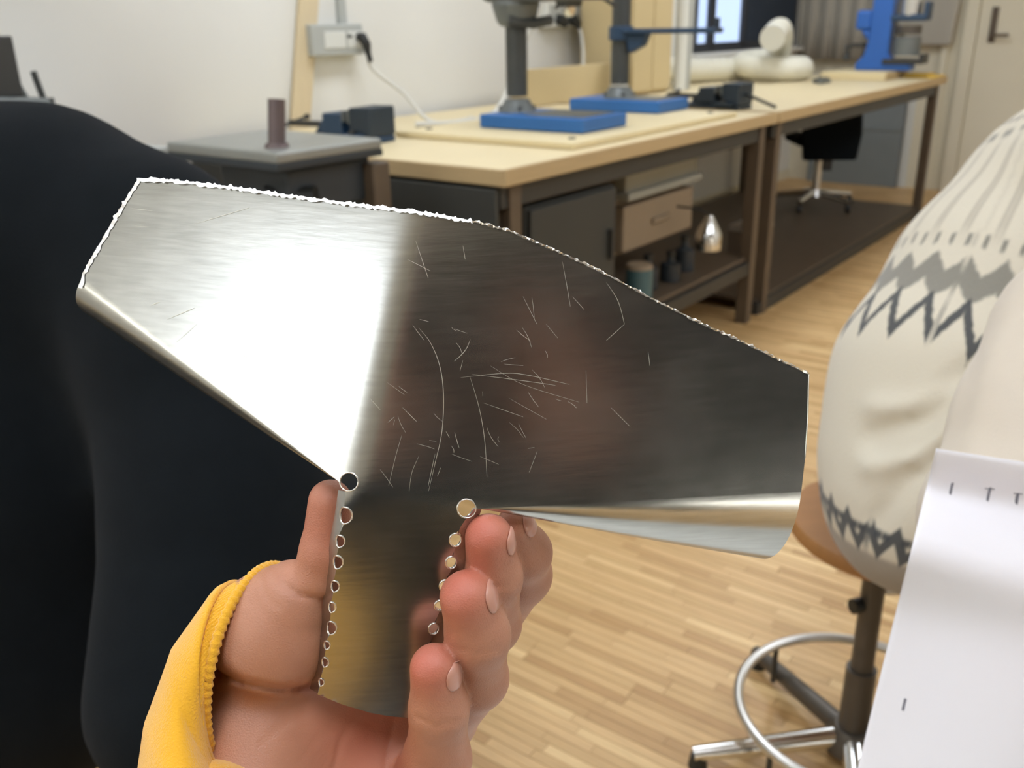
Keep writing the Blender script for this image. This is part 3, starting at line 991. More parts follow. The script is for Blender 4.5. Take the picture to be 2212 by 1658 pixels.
for i, (s_, t_, h_) in enumerate(((1.12, .16, .115), (1.27, .14, .1), (1.45, .17, .125))):
    r = thing('oil_bottle', bw(s_, t_, .301), ('dark bottle right beside the small teal can', 'shortest dark bottle on the lower shelf, below the drawers', 'tallest dark bottle at the right end of the lower shelf')[i], 'bottle', group='dark bottles on the lower shelf')
    MB().tube([(0, 0, .001), (0, 0, h_ * .7), (0, 0, h_ * .8), (0, 0, h_)], [.04, .04, .016, .014], 18).build('bottle_body', M['black_mc'], r, smooth=True)
    MB().cyl((0, 0, h_), (0, 0, h_ + .02), .018).build('cap', M['black_pl'], r)
r = thing('aluminium_block', bw(2.45, .3, .071), 'bright lidded aluminium tool box on the low shelf right of the bench legs', 'box')
MB().box((0, 0, .105), (.2, .16, .208)).build('box_body', M['steel_brown'], r, bevel=.005)
MB().box((0, 0, .225), (.2, .16, .03)).build('lid', M['satin'], r, bevel=.006)
MB().tube([(-.05, 0, .24), (-.04, 0, .262), (.04, 0, .262), (.05, 0, .24)], .007, 8).build('handle', M['chrome'], r)

r = thing('swivel_chair', bw(4.3, .62, .071), 'black swivel chair with a chrome base, parked under the far end of the bench', 'chair', rotz=ANG - radians(55))
MB().box((0, 0, .45), (.4, .38, .06)).build('seat', M['black_cloth'], r, bevel=.025)
MB().prism([(-.17, .34), (.17, .34), (.19, .5), (.17, .72), (-.17, .72), (-.19, .5)], -.25, -.2, axes=(0, 2, 1)).build('backrest', M['black_cloth'], r, bevel=.015)
MB().box((0, -.19, .42), (.06, .03, .3)).build('back_bar', M['black_pl'], r, bevel=.004)
MB().cyl((0, 0, .08), (0, 0, .43), .026).build('column', M['satin'], r, smooth=True)
MB().tube([(0, 0, .075), (0, 0, .12)], [.05, .035], 20).build('hub', M['chrome'], r, smooth=True)
for k in range(5):
    a = k * 2 * pi / 5 + .3
    MB().tube([(0, 0, .1), (.16 * cos(a), .16 * sin(a), .085), (.27 * cos(a), .27 * sin(a), .07)], [.022, .02, .016], 10).build('base_leg', M['chrome'], r, smooth=True)
    MB().tube([(.27 * cos(a) - .012, .27 * sin(a), .028), (.27 * cos(a) + .012, .27 * sin(a), .028)], .027, 14).build('caster', M['black_pl'], r, smooth=True)


# ------------------------------------------------------------------ stool
def stool():
    r = thing('drafting_stool', (.605, 1.33, 0), 'round plywood stool with a chrome foot ring under the person in the patterned sweater', 'stool', rotz=0, group='workshop stools')
    MB().tube([(.02, 0, .468), (.02, 0, .474), (.02, 0, .49), (.02, 0, .4955)], [.162, .168, .168, .164], 48).build('seat', M['seat_ply'], r, smooth=True)
    MB().box((0, 0, .458), (.16, .16, .018)).build('seat_plate', M['steel_dark'], r, bevel=.004)
    MB().cyl((0, 0, .08), (0, 0, .45), .0195, n=28).build('column', M['tube_grey'], r, smooth=True)
    MB().cyl((0, 0, .045), (0, 0, .2), .026, n=28).build('column_sleeve', M['tube_grey'], r, smooth=True)
    MB().tube([(0, 0, .36), (.07, -.01, .363), (.1, -.015, .363)], .007, 10).build('height_lever', M['satin'], r, smooth=True)
    MB().tube([(-.02, -.005, .335), (-.036, -.01, .335)], .013, 14).build('lock_knob', M['black_pl'], r, smooth=True)
    n = 72
    MB().tube([(.205 * cos(2 * pi * k / n), .205 * sin(2 * pi * k / n), .112) for k in range(n + 1)], .0095, 12, cap=False).build('foot_ring', M['satin'], r, smooth='all')
    for k in range(4):
        a = radians(118) + k * pi / 2
        MB().tube([(.2 * cos(a), .2 * sin(a), .11), (.2 * cos(a), .2 * sin(a), .03)], .0055, 8).build('ring_rod', M['steel_dark'], r, smooth=True)
    MB().tube([(0, 0, .03), (0, 0, .045), (0, 0, .075)], [.05, .05, .032], 24).build('hub', M['tube_grey'], r, smooth=True)
    for k in range(5):
        a = radians(183) + k * 2 * pi / 5
        c_, s_ = cos(a), sin(a)
        MB().tube([(.03 * c_, .03 * s_, .05), (.15 * c_, .15 * s_, .04), (.29 * c_, .29 * s_, .03)], [.02, .018, .014], 12).build('base_leg', M['chrome'] if k in (0, 1) else M['tube_grey'], r, smooth=True)
        MB().tube([(.28 * c_, .28 * s_, .001), (.28 * c_, .28 * s_, .028)], [.018, .014], 12).build('foot_cap', M['black_pl'], r, smooth=True)
    return r


def copy_tree(o, parent=None):
    c = o.copy()
    COL.objects.link(c)
    c.parent = parent
    for ch in list(o.children):
        copy_tree(ch, c)
    return c


st1 = stool()


# ------------------------------------------------------------------ people
def knit_mat():
    m = mat('patterned_knit', lin(222, 214, 194), 0.95, bump=0.6, bscale=420, sheen=0.3)
    nt = m.node_tree
    N, L = nt.nodes, nt.links
    b = N['Principled BSDF']

    def attr(n):
        a = N.new('ShaderNodeAttribute')
        a.attribute_name = n
        return a.outputs['Fac']

    def mt(op, a, b_=None, c_=None):
        n = N.new('ShaderNodeMath')
        n.operation = op
        for i, x in enumerate((a, b_, c_)):
            if x is None:
                continue
            if isinstance(x, (int, float)):
                n.inputs[i].default_value = x
            else:
                L.new(x, n.inputs[i])
        return n.outputs[0]
    v, u, hh = attr('yoke'), attr('turn'), attr('height')
    nz = N.new('ShaderNodeTexNoise')
    nz.inputs['Scale'].default_value = 90
    L.new(N.new('ShaderNodeTexCoord').outputs['Object'], nz.inputs['Vector'])
    v = mt('ADD', v, mt('MULTIPLY_ADD', nz.outputs['Fac'], .012, -.006))

    def band(coord, lo, hi, soft=.004):
        a = N.new('ShaderNodeMapRange')
        a.interpolation_type = 'SMOOTHSTEP'
        a.inputs[1].default_value, a.inputs[2].default_value = lo - soft, lo + soft
        L.new(coord, a.inputs[0])
        c = N.new('ShaderNodeMapRange')
        c.interpolation_type = 'SMOOTHSTEP'
        c.inputs[1].default_value, c.inputs[2].default_value = hi - soft, hi + soft
        c.inputs[3].default_value, c.inputs[4].default_value = 1, 0
        L.new(coord, c.inputs[0])
        return mt('MULTIPLY', a.outputs[0], c.outputs[0])
    tri = mt('PINGPONG', mt('MULTIPLY', u, 1.0), .5)              # 0 .. 0.5 zigzag round the body
    tri2 = mt('PINGPONG', mt('ADD', u, .5), .5)
    zz = mt('SUBTRACT', v, mt('MULTIPLY', tri, .1))
    cz = mt('SUBTRACT', v, mt('MULTIPLY', tri2, .05))
    dark = band(zz, .366, .388)
    greyz = band(cz, .315, .352)
    dots = mt('MULTIPLY', band(v, .292, .306), band(tri, .18, .32, .04))
    dots2 = mt('MULTIPLY', band(v, .1, .112), band(tri, .12, .38, .05))
    dots3 = mt('MULTIPLY', band(v, .13, .142), band(tri2, .22, .5, .05))
    ribs = mt('MULTIPLY', band(v, .15, .29, .02), band(tri, .0, .14, .05))
    hz = mt('SUBTRACT', hh, mt('MULTIPLY', tri, .07))
    hem = band(hz, .015, .042)
    hem2 = mt('MULTIPLY', band(hh, .05, .062), band(tri2, .2, .5, .05))
    ribhem = band(hh, -.08, .02, .006)

    def mixc(col_in, fac, rgb, k):
        mx = N.new('ShaderNodeMix')
        mx.data_type = 'RGBA'
        L.new(mt('MULTIPLY', fac, k), mx.inputs[0])
        if isinstance(col_in, tuple):
            mx.inputs[6].default_value = col_in
        else:
            L.new(col_in, mx.inputs[6])
        mx.inputs[7].default_value = rgb
        return mx.outputs[2]
    c = mixc(lin(222, 214, 194), ribs, lin(168, 160, 144), .55)
    c = mixc(c, ribhem, lin(150, 142, 132), .8)
    for f in (greyz, dots, dots2, dots3):
        c = mixc(c, f, lin(122, 120, 112), .85)
    for f in (dark, hem, hem2):
        c = mixc(c, f, lin(66, 70, 74), .95)
    L.new(c, b.inputs['Base Color'])
    return m


def head(parent, origin, c, face, hairm):
    """c centre of the skull, face = direction looked at"""
    c = np.array(c)
    f = np.array(face, float)
    f /= np.linalg.norm(f)
    up = np.array([0, 0, 1.0])
    sd = np.cross(f, up)
    sd /= np.linalg.norm(sd)
    up = np.cross(sd, f)
    R_ = np.stack([sd, f, up], 1)

    def fn(p):
        q = ((p - c.astype(np.float32)) @ R_.astype(np.float32))
        d = d_ell(q, (0, -.005, .02), (.074, .093, .095))
        d = smin(d, d_ell(q, (0, .02, -.06), (.055, .068, .065)), .03)
        d = smin(d, d_cone(q, (0, .088, .005), (0, .108, -.028), .007, .013), .012)
        d = smin(d, d_ell(q, (0, .08, -.068), (.026, .012, .007)), .008)
        for k in (-1, 1):
            d = smin(d, d_ell(q, (k * .076, -.005, -.01), (.012, .02, .032)), .006)
            d = smin(d, d_ell(q, (k * .03, .078, .028), (.022, .012, .008)), .012)
            d = np.maximum(d, -d_ell(q, (k * .031, .094, .006), (.015, .012, .01)))
        d = smin(d, d_cone(q, (0, -.02, -.06), (0, -.045, -.19), .055, .06), .03)
        return d
    hd = body('head', fn, c - .22, c + .16, .006, M['skin_plain'], parent, origin)
    for k in (-1, 1):
        e_ = c + R_ @ np.array([k * .031, .077, .006]) - np.asarray(origin)
        MB().tube([e_ - .011 * R_[:, 1], e_ - .004 * R_[:, 1], e_ + .004 * R_[:, 1], e_ + .0105 * R_[:, 1]], [.004, .011, .011, .004], 14).build('eye', M['white_pl'], hd, smooth=True)

    def fh(p):
        q = ((p - c.astype(np.float32)) @ R_.astype(np.float32))
        d = d_ell(q, (0, -.018, .032), (.09, .1, .1))
        d = smin(d, d_ell(q, (0, -.06, -.05), (.08, .05, .09)), .03)
        return np.maximum(d, -d_ell(q, (0, .09, -.03), (.068, .075, .1)))
    hr = body('hair', fh, c - .2, c + .16, .007, hairm, parent, origin)
    return hd


def hand_blob(p, wrist, tip, nrm, r=.011):
    """a hand closed round an edge: palm, four bent fingers and a thumb"""
    w_, t_ = np.array(wrist), np.array(tip)
    ax = (t_ - w_) / np.linalg.norm(t_ - w_)
    n_ = np.array(nrm, float)
    n_ /= np.linalg.norm(n_)
    sd = np.cross(ax, n_)
    d = d_cone(p, w_, w_ + ax * .05, .026, .03)
    d = smin(d, d_cone(p, w_ + ax * .06 + sd * .03, w_ + ax * .08 - sd * .03, .016, .014), .02)
    for k in range(4):
        o_ = w_ + ax * .085 + sd * (.033 - .022 * k)
        L_ = (.04, .046, .043, .034)[k]
        a1 = o_ + ax * L_
        a2 = a1 + n_ * L_ * .7 + ax * .004
        a3 = a2 - ax * L_ * .55 + n_ * .006
        d = smin(d, d_chain(p, [(o_, r), (a1, r * .92), (a2, r * .85), (a3, r * .75)]), .006)
    th = w_ + ax * .03 + sd * .036
    d = smin(d, d_chain(p, [(th, .015), (th + ax * .04 + sd * .022 + n_ * .012, .0125), (th + ax * .07 + sd * .012 + n_ * .03, .0105)]), .01)
    return d


# person in the patterned sweater, seated side on
o_ = P(2010, 1000, 1.36)
per = thing('person', (o_[0], o_[1], .497), 'person in a cream patterned knitted sweater sitting on the round stool, seen from behind', 'person', rotz=0)
po = np.array([o_[0], o_[1], .497])
K = [(P(2005, 1085, 1.34), .142), (P(2015, 990, 1.36), .150), (P(2055, 830, 1.37), .162), (P(2175, 620, 1.39), .158), (P(2290, 420, 1.40), .128), (P(2370, 270, 1.4), .085)]
NECK = P(2340, 190, 1.40)
HIP = P(2010, 1000, 1.36)
folds = [([(2090, 800), (2000, 905), (1890, 945)], .013, 26, 3), ([(2080, 905), (1990, 985), (1880, 1010)], -.015, 22, 3),
         ([(2060, 850), (1960, 880), (1890, 880)], -.011, 22, 3), ([(2080, 950), (1960, 1040), (1900, 1120)], .011, 24, 3)]
ax_ = (NECK - HIP) / np.linalg.norm(NECK - HIP)
fx = np.array([.94, -.35, 0])     # the way they face


def f_sw(p):
    d = d_chain(p, K, .05)
    for k in (-1, 1):
        sdv = np.cross(ax_, fx) * k
        sh = np.array(K[4][0]) + sdv * .13
        el = sh + fx * .12 + np.array([0, 0, -.25])
        wr = el + fx * .24 + np.array([0, 0, -.02]) - sdv * .06
        d = smin(d, d_chain(p, [(sh, .075), (el, .058), (wr, .042)], .02), .05)
    d = d + groove2d(p, folds)
    return np.maximum(d, .5 - p[:, 2])


e1 = np.cross(ax_, [0, 0, 1.0])
e1 /= np.linalg.norm(e1)
e2 = np.cross(ax_, e1)
sw = body('sweater', f_sw, (.25, .6, .48), (1.35, 1.75, 1.25), .0095, knit_mat(), per, po, relax=2, attrs={
    'yoke': lambda V: np.linalg.norm(V - NECK, axis=1) * 0.82,
    'turn': lambda V: np.arctan2((V - NECK) @ e1, (V - NECK) @ e2) / (2 * pi) * 21,
    'height': lambda V: V[:, 2] - .555})
sw['label'] = 'cream knit with dark zigzag yoke'


def f_tr(p):
    d = None
    for k in (-1, 1):
        sdv = np.array([.35, .94, 0]) * k * .09
        h0 = np.array([o_[0] + .1, o_[1] - .02, .575]) + sdv * .8
        kn = h0 + fx * .35 + np.array([0, 0, -.02])
        an = kn + np.array([-.02, 0, -.46])
        e = d_chain(p, [(h0, .074), (kn, .062), (an, .045)], .01)
        d = e if d is None else np.minimum(d, e)
    return np.maximum(d, .07 - p[:, 2])


body('trousers', f_tr, (.3, .7, .05), (1.3, 1.7, .75), .012, M['jeans'], per, po)
for k in (-1, 1):
    sdv = np.array([.35, .94, 0]) * k * .09
    an = np.array([o_[0] + .1, o_[1] - .02, 0]) + sdv * .8 + fx * .35 + np.array([-.02, 0, 0]) - po

    def f_sh(p, a=an + po):
        d = d_cone(p, a + np.array([0, 0, .04]), a + fx * .17 + np.array([0, 0, .035]), .045, .038)
        d = smin(d, d_cone(p, a + np.array([0, 0, .04]), a + np.array([0, 0, .09]), .045, .042), .02)
        return np.maximum(d, .002 - p[:, 2])
    body('shoe', f_sh, (an + po) - np.array([.15, .25, .02]), (an + po) + np.array([.3, .15, .17]), .009, M['black_pl'], per, po)
hc = NECK + np.array([.13, -.05, .14])
head(per, po, hc, fx + np.array([0, 0, -.35]), M['hair'])

# person in black on the left, seen from behind
po2 = np.array([-.62, 1.0, .497])
pb = thing('person', po2, 'person in a black fleece at the left edge, back towards the viewer', 'person', rotz=0)


def f_bl(p):
    d = d_chain(p, [(P(-250, 500, .98), .14), (P(100, 500, .95), .121), (P(318, 580, .93), .109)], .03)
    d = smin(d, d_chain(p, [(P(300, 580, .93), .109), (P(420, 740, .90), .108), (P(480, 1060, .86), .1), (P(420, 1500, .80), .09)], .03), .03)
    d = smin(d, d_chain(p, [(P(-20, 650, .98), .16), (P(20, 1000, 1.0), .17), (P(40, 1350, 1.03), .18)], .04), .06)
    sh = P(-650, 520, 1.0)
    d = smin(d, d_chain(p, [(P(-250, 500, .98), .14), (sh, .1), (sh + np.array([-.05, 0, -.3]), .075), (sh + np.array([.1, .2, -.42]), .06)], .03), .04)
    d = smin(d, d_cone(p, P(-190, 300, .98), P(-190, 200, 1.0), .08, .072), .03)
    return np.maximum(d, .5 - p[:, 2])


body('fleece', f_bl, (-1.3, .55, .44), (.05, 1.5, 1.35), .0105, M['black_cloth'], pb, po2, relax=2)


def f_bt(p):
    d = None
    for k in (-1, 1):
        h0 = np.array([-.55 + .1 * k, 1.05, .585])
        kn = np.array([-.55 + .15 * k, 1.5, .57])
        an = kn + np.array([0, 0, -.46])
        e = d_chain(p, [(h0, .09), (kn, .064), (an, .046)], .01)
        d = e if d is None else np.minimum(d, e)
    return np.maximum(d, .07 - p[:, 2])


body('trousers', f_bt, (-.9, .85, .05), (-.2, 1.65, .72), .012, M['black_cloth'], pb, po2)
for k in (-1, 1):
    an = np.array([-.55 + .15 * k, 1.5, 0])

    def f_sh(p, a=an):
        d = d_cone(p, a + np.array([0, -.03, .04]), a + np.array([0, .15, .035]), .045, .038)
        d = smin(d, d_cone(p, a + np.array([0, 0, .04]), a + np.array([0, 0, .1]), .045, .042), .02)
        return np.maximum(d, .002 - p[:, 2])
    body('shoe', f_sh, an - np.array([.1, .15, .02]), an + np.array([.1, .28, .18]), .009, M['black_pl'], pb, po2)
head(pb, po2, P(-200, 60, 1.0) + np.array([0, 0, .06]), (-.25, .95, -.1), M['hair'])
dk = thing('side_desk', (.14, .27, 0), 'narrow white desk in front of the photographer, below the picture', 'desk', rotz=0)  # unseen desk, added as the pale thing in the lip's reflection
MB().box((0, 0, .71), (.9, .46, .025)).build('desk_top', M['white_pl'], dk, bevel=.004)
for x in (-.42, .42):
    for y in (-.2, .2):
        MB().box((x, y, .3495), (.035, .035, .697)).build('leg', M['steel_dark'], dk, bevel=.003)
s2 = copy_tree(st1)
s2.location = (-.55, 1.02, 0)
s2.rotation_euler[2] = 1.1
s2['label'] = 'round stool hidden under the person in the black fleece'

# person in the cream sweatshirt at the right edge, holding the paper
po3 = np.array([.95, .45, .497])
pc = thing('person', po3, 'person in a smooth cream sweatshirt at the right edge, beside the white paper', 'person', rotz=0)
SHO, ELB, WRI = P(2360, 740, .80), P(2200, 1130, .74), P(2420, 1290, .66)


def f_cr(p):
    d = d_chain(p, [(SHO, .086), (P(2285, 930, .77), .079), (ELB, .071), (WRI, .044)], .02)
    d = smin(d, d_chain(p, [(SHO + np.array([.16, .06, .0]), .14), (np.array([.86, .5, .8]), .16), (np.array([.9, .5, .58]), .165)], .05), .05)
    s3 = SHO + np.array([.4, .06, .02])
    d = smin(d, d_chain(p, [(SHO + np.array([.16, .06, .0]), .13), (s3, .085), (s3 + np.array([.05, -.1, -.27]), .065), (s3 + np.array([-.2, -.26, -.28]), .045)], .03), .05)
    d = d + groove2d(p, [([(2250, 560), (2160, 640), (2128, 720), (2100, 810), (2062, 960), (2040, 1040)], .0035, 9, 1.0),
                         ([(2275, 575), (2185, 650), (2150, 730), (2120, 825), (2088, 960)], -.004, 10, 1.0),
                         ([(2210, 700), (2160, 780), (2150, 900)], -.004, 30, 1.0)])
    return np.maximum(d, .5 - p[:, 2])


body('sweatshirt', f_cr, (.25, .1, .48), (1.15, .95, 1.3), .008, M['cream_cloth'], pc, po3, relax=2)
body('hand', lambda p: hand_blob(p, WRI + (WRI - ELB) / np.linalg.norm(WRI - ELB) * .01, WRI + (WRI - ELB) * .8, (-.2, -.9, .1)), WRI - .14, WRI + .2, .005, M['skin_plain'], pc, po3)


def f_ct(p):
    d = None
    for k in (-1, 1):
        h0 = np.array([.9 + .1 * k, .5, .585])
        kn = np.array([.88 + .12 * k, .05, .57])
        an = kn + np.array([0, .03, -.46])
        e = d_chain(p, [(h0, .09), (kn, .064), (an, .046)], .01)
        d = e if d is None else np.minimum(d, e)
    return np.maximum(d, .07 - p[:, 2])


body('trousers', f_ct, (.6, -.15, .05), (1.2, .7, .72), .012, M['jeans'], pc, po3)
for k in (-1, 1):
    an = np.array([.88 + .12 * k, .08, 0])

    def f_sh(p, a=an):
        d = d_cone(p, a + np.array([0, .03, .04]), a + np.array([0, -.15, .035]), .045, .038)
        d = smin(d, d_cone(p, a + np.array([0, 0, .04]), a + np.array([0, 0, .1]), .045, .042), .02)
        return np.maximum(d, .002 - p[:, 2])
    body('shoe', f_sh, an - np.array([.1, .28, .02]), an + np.array([.1, .15, .18]), .009, M['black_pl'], pc, po3)
head(pc, po3, SHO + np.array([.2, .03, .33]), (-.3, -.9, -.2), M['hair'])
s3_ = copy_tree(st1)
s3_.location = (.9, .5, 0)
s3_.rotation_euler[2] = 2.2
s3_['label'] = 'round stool hidden under the person in the cream sweatshirt'

# the sheet of paper
def paper_pt(u, v):
    """u 0..1 from the left edge, v 0..1 downwards"""
    x0, y0 = 2022 - 172 * v * 1.05, 968 + 700 * v * 1.05
    x = x0 + 520 * u
    y = y0 + 80 * u - 30 * u * v
    d = .62 + .02 * u
    d += .022 * math.exp(-((v - .11 - .05 * u) / .08) ** 2) - .026 * math.exp(-((v - .30 - .1 * u) / .11) ** 2) * (1 - .5 * u)
    d -= .012 * sin(pi * u) * v
    return P(x, y, d)


pa = thing('paper_sheet', P(2100, 1300, .62), 'large white sheet of paper with small grey ticks, held up at the right edge', 'paper', rotz=0)
po4 = P(2100, 1300, .62)
NU, NV = 44, 70
vs = [paper_pt(i / NU, j / NV) - po4 for j in range(NV + 1) for i in range(NU + 1)]
fs = [(j * (NU + 1) + i, j * (NU + 1) + i + 1, (j + 1) * (NU + 1) + i + 1, (j + 1) * (NU + 1) + i) for j in range(NV) for i in range(NU)]
po_ = MB().add(vs, fs).build('paper_leaf', M['paper'], pa, smooth='all', recalc=False)
sm = po_.modifiers.new('thick', 'SOLIDIFY')
sm.thickness = .0003


def stroke(pts, wd):
    mb = MB()
    for (u0, v0), (u1, v1) in zip(pts[:-1], pts[1:]):
        a, b_ = paper_pt(u0, v0), paper_pt(u1, v1)
        n_ = EYE - a
        n_ /= np.linalg.norm(n_)
        t_ = (b_ - a) / np.linalg.norm(b_ - a)
        q = np.cross(n_, t_) * wd / 2
        mb.add([a - q + n_ * .0006 - po4, a + q + n_ * .0006 - po4, b_ + q + n_ * .0006 - po4, b_ - q + n_ * .0006 - po4], [(0, 1, 2, 3)])
    mb.build('printed_mark', M['ink'], pa, recalc=False)


stroke([(.1, .09), (.102, .125)], .0016)
stroke([(.255, .088), (.258, .128)], .0016)
stroke([(.235, .092), (.275, .09)], .0012)
stroke([(.372, .092), (.376, .125)], .0022)
stroke([(.355, .094), (.392, .092)], .0014)
stroke([(.123, .725), (.124, .76)], .0022)
# ------------------------------------------------------------------ the sheet-metal piece
D0 = 0.33
CAMB = np.stack([CR, CU, -FW], 1)                      # camera-axis basis, columns in world space


def q_(x, y):
    return np.array([(x - W / 2) / F, -(y - H / 2) / F, -1.0])


def plane(p0, n):
    return lambda x, y: (n @ p0) / (n[0] * (x - W / 2) / F - n[1] * (y - H / 2) / F - n[2])


def rot_about(v, k, a):
    return v * cos(a) + np.cross(k, v) * sin(a) + k * (k @ v) * (1 - cos(a))


aR = (radians(8), radians(-4))
NR = np.array([sin(aR[0]) * cos(aR[1]), sin(aR[1]), cos(aR[0]) * cos(aR[1])])
pM = q_(880, 1070) * D0
DR = plane(pM, NR)
c0, c1 = q_(897, 462) * DR(897, 462), q_(771, 1030) * DR(771, 1030)
kx = (c0 - c1) / np.linalg.norm(c0 - c1)
NL = rot_about(NR, kx, radians(-28))
if NL[0] > 0:
    NL = rot_about(NR, kx, radians(28))
DL = plane(c1, NL)
s0_, s1_ = q_(770, 1064) * DR(770, 1064), q_(990, 1094) * DR(990, 1094)
kb = (s1_ - s0_) / np.linalg.norm(s1_ - s0_)
NS = rot_about(NR, kb, radians(17))
DSt = plane(s0_, NS)


def smax(a, b, k):
    return 0.5 * (a + b + sqrt((a - b) ** 2 + k * k))


def depth(x, y):
    d = smax(DR(x, y), DL(x, y), .0022)
    d = smax(d, DSt(x, y), .0016)
    return d + .0000000012 * 0


def S3(x, y, off=0.0):
    """point on the sheet's front in world space"""
    d = depth(x, y)
    return EYE + CAMB @ (q_(x, y) * d) + (-FW) * off


SO = S3(880, 1070)
tin = thing('sheet_metal_piece', SO, 'bent shiny sheet metal piece with two wings and a perforated stem, held in the hand', 'metal piece', rotz=0)

TOP = [(300, 385), (345, 387), (400, 392), (500, 403), (600, 418), (700, 431), (790, 443), (880, 453), (960, 465), (1040, 481), (1100, 497), (1160, 522),
       (1230, 553), (1300, 586), (1400, 639), (1500, 690), (1600, 735), (1700, 783), (1747, 805)]
LEFT = [(172, 622), (180, 590), (205, 545), (250, 468)]
RIGHT = [(1747, 805), (1745, 900), (1739, 990)]
APR, APL = (1031, 1098), (735, 1042)
RB0 = (1731, 1062)                                     # start of the rolled lip at the right end
LB0 = (178, 600)
HOLES_L = [(754, 1040, 20), (743, 1113, 18), (732, 1169, 13), (727, 1214, 14), (721, 1266, 12), (715, 1311, 11), (713, 1356, 14), (704, 1393, 9), (700, 1430, 10), (692, 1473, 8)]
HOLES_R = [(1008, 1098, 20), (985, 1166, 14), (976, 1215, 13), (962, 1266, 13), (950, 1308, 11), (938, 1358, 12), (927, 1402, 10), (916, 1446, 10)]


def densify(poly, step, closed=True):
    out = []
    n = len(poly)
    for i in range(n if closed else n - 1):
        a, b = poly[i], poly[(i + 1) % n]
        m = max(1, int(hypot(b[0] - a[0], b[1] - a[1]) / step))
        out += [(a[0] + (b[0] - a[0]) * k / m, a[1] + (b[1] - a[1]) * k / m) for k in range(m)]
    if not closed:
        out.append(poly[-1])
    return out


def notch_line(pts, holes, side, rad=1.0):
    """edge line through the hole centres with the holes' front halves cut out; side=+1 when the sheet lies at larger x"""
    out = []
    for (x, y, r) in holes:
        for k in range(9):
            a = -pi / 2 + pi * k / 8
            out.append((x + side * r * cos(a) * rad, y + r * sin(a)))
    return out


def fill(poly, step):
    """triangles for an outline, with an even inner grid"""
    pts = densify(poly, step)
    n = len(pts)
    vs = [Vector(p) for p in pts]
    xs, ys = [p[0] for p in pts], [p[1] for p in pts]
    pa_ = np.array(pts)
    y = min(ys) + step * .5
    j = 0
    while y < max(ys):
        x = min(xs) + step * (.5 + .5 * (j % 2))
        while x < max(xs):
            if inside(poly, x, y) and ((pa_[:, 0] - x) ** 2 + (pa_[:, 1] - y) ** 2).min() > (step * .55) ** 2:
                vs.append(Vector((x, y)))
            x += step
        y += step * .866
        j += 1
    ov, oe, of = delaunay_2d_cdt(vs, [(i, (i + 1) % n) for i in range(n)], [], 0, 1e-4)[:3]
    keep = []
    for f in of:
        cx = sum(ov[i][0] for i in f) / 3
        cy = sum(ov[i][1] for i in f) / 3
        if inside(pts, cx, cy):
            keep.append(tuple(f))
    return [(v[0], v[1]) for v in ov], keep


def slab(name, pos, faces, material, parent, thick=.0006, origin=None):
    """front surface given in world space, backed to real thickness"""
    me = bpy.data.meshes.new(name)
    me.from_pydata([tuple(p - (SO if origin is None else origin)) for p in pos], [], faces)
    bm = bmesh.new()
    bm.from_mesh(me)
    bmesh.ops.recalc_face_normals(bm, faces=bm.faces)
    bm.normal_update()
    bm.faces.ensure_lookup_table()
    if sum((f.normal.dot(Vector(-FW)) * f.calc_area()) for f in bm.faces) < 0:
        bmesh.ops.reverse_faces(bm, faces=bm.faces)
    bm.to_mesh(me)
    bm.free()
    me.polygons.foreach_set('use_smooth', [True] * len(me.polygons))
    me.materials.append(material)
    o = bpy.data.objects.new(name, me)
    COL.objects.link(o)
    o.parent = parent
    md = o.modifiers.new('gauge', 'SOLIDIFY')
    md.thickness = thick
    md.offset = -1
    es = o.modifiers.new('edges', 'EDGE_SPLIT')
    es.split_angle = radians(50)
    return o


# wings
bl = TOP + RIGHT[1:] + [RB0, (1500, 1074), (1250, 1088), APR]
ra = [(1008 + 20 * cos(a), 1098 + 20 * sin(a)) for a in np.linspace(radians(0), radians(-172), 14)]
la = [(754 + 20 * cos(a), 1040 + 20 * sin(a)) for a in np.linspace(radians(20), radians(-190), 16)]
bl += ra + [(985, 1095), (900, 1083), (800, 1069), (776, 1062)] + la + [APL] + [(450, 815), LB0] + LEFT[1:]
v2, tri_ = fill(bl, 11)
slab('blade', [S3(*p) for p in v2], tri_, M['tin'], tin)

# stem
stp = [(776, 1062), (800, 1069), (900, 1083), (985, 1095)]
stp += notch_line(None, [(1008, 1098, 20)], -1)[5:] + notch_line(None, HOLES_R[1:], -1) + [(883, 1550), (840, 1546), (800, 1539), (740, 1521), (686, 1499)]
stp += [p for h in HOLES_L[:0:-1] for p in notch_line(None, [h], 1)[::-1]] + [(746, 1058), (754, 1060), (763, 1058), (770, 1052), (773, 1047)]
v2, tri_ = fill(stp, 9)
slab('stem', [S3(*p) for p in v2], tri_, M['tin'], tin)


def strip(name, rows, material=None, thick=.0006):
    """rows of world points -> quads"""
    n = len(rows[0])
    pos = [p for r_ in rows for p in r_]
    fs_ = [(j * n + i, j * n + i + 1, (j + 1) * n + i + 1, (j + 1) * n + i) for j in range(len(rows) - 1) for i in range(n - 1)]
    return slab(name, pos, fs_, material or M['tin'], tin, thick)


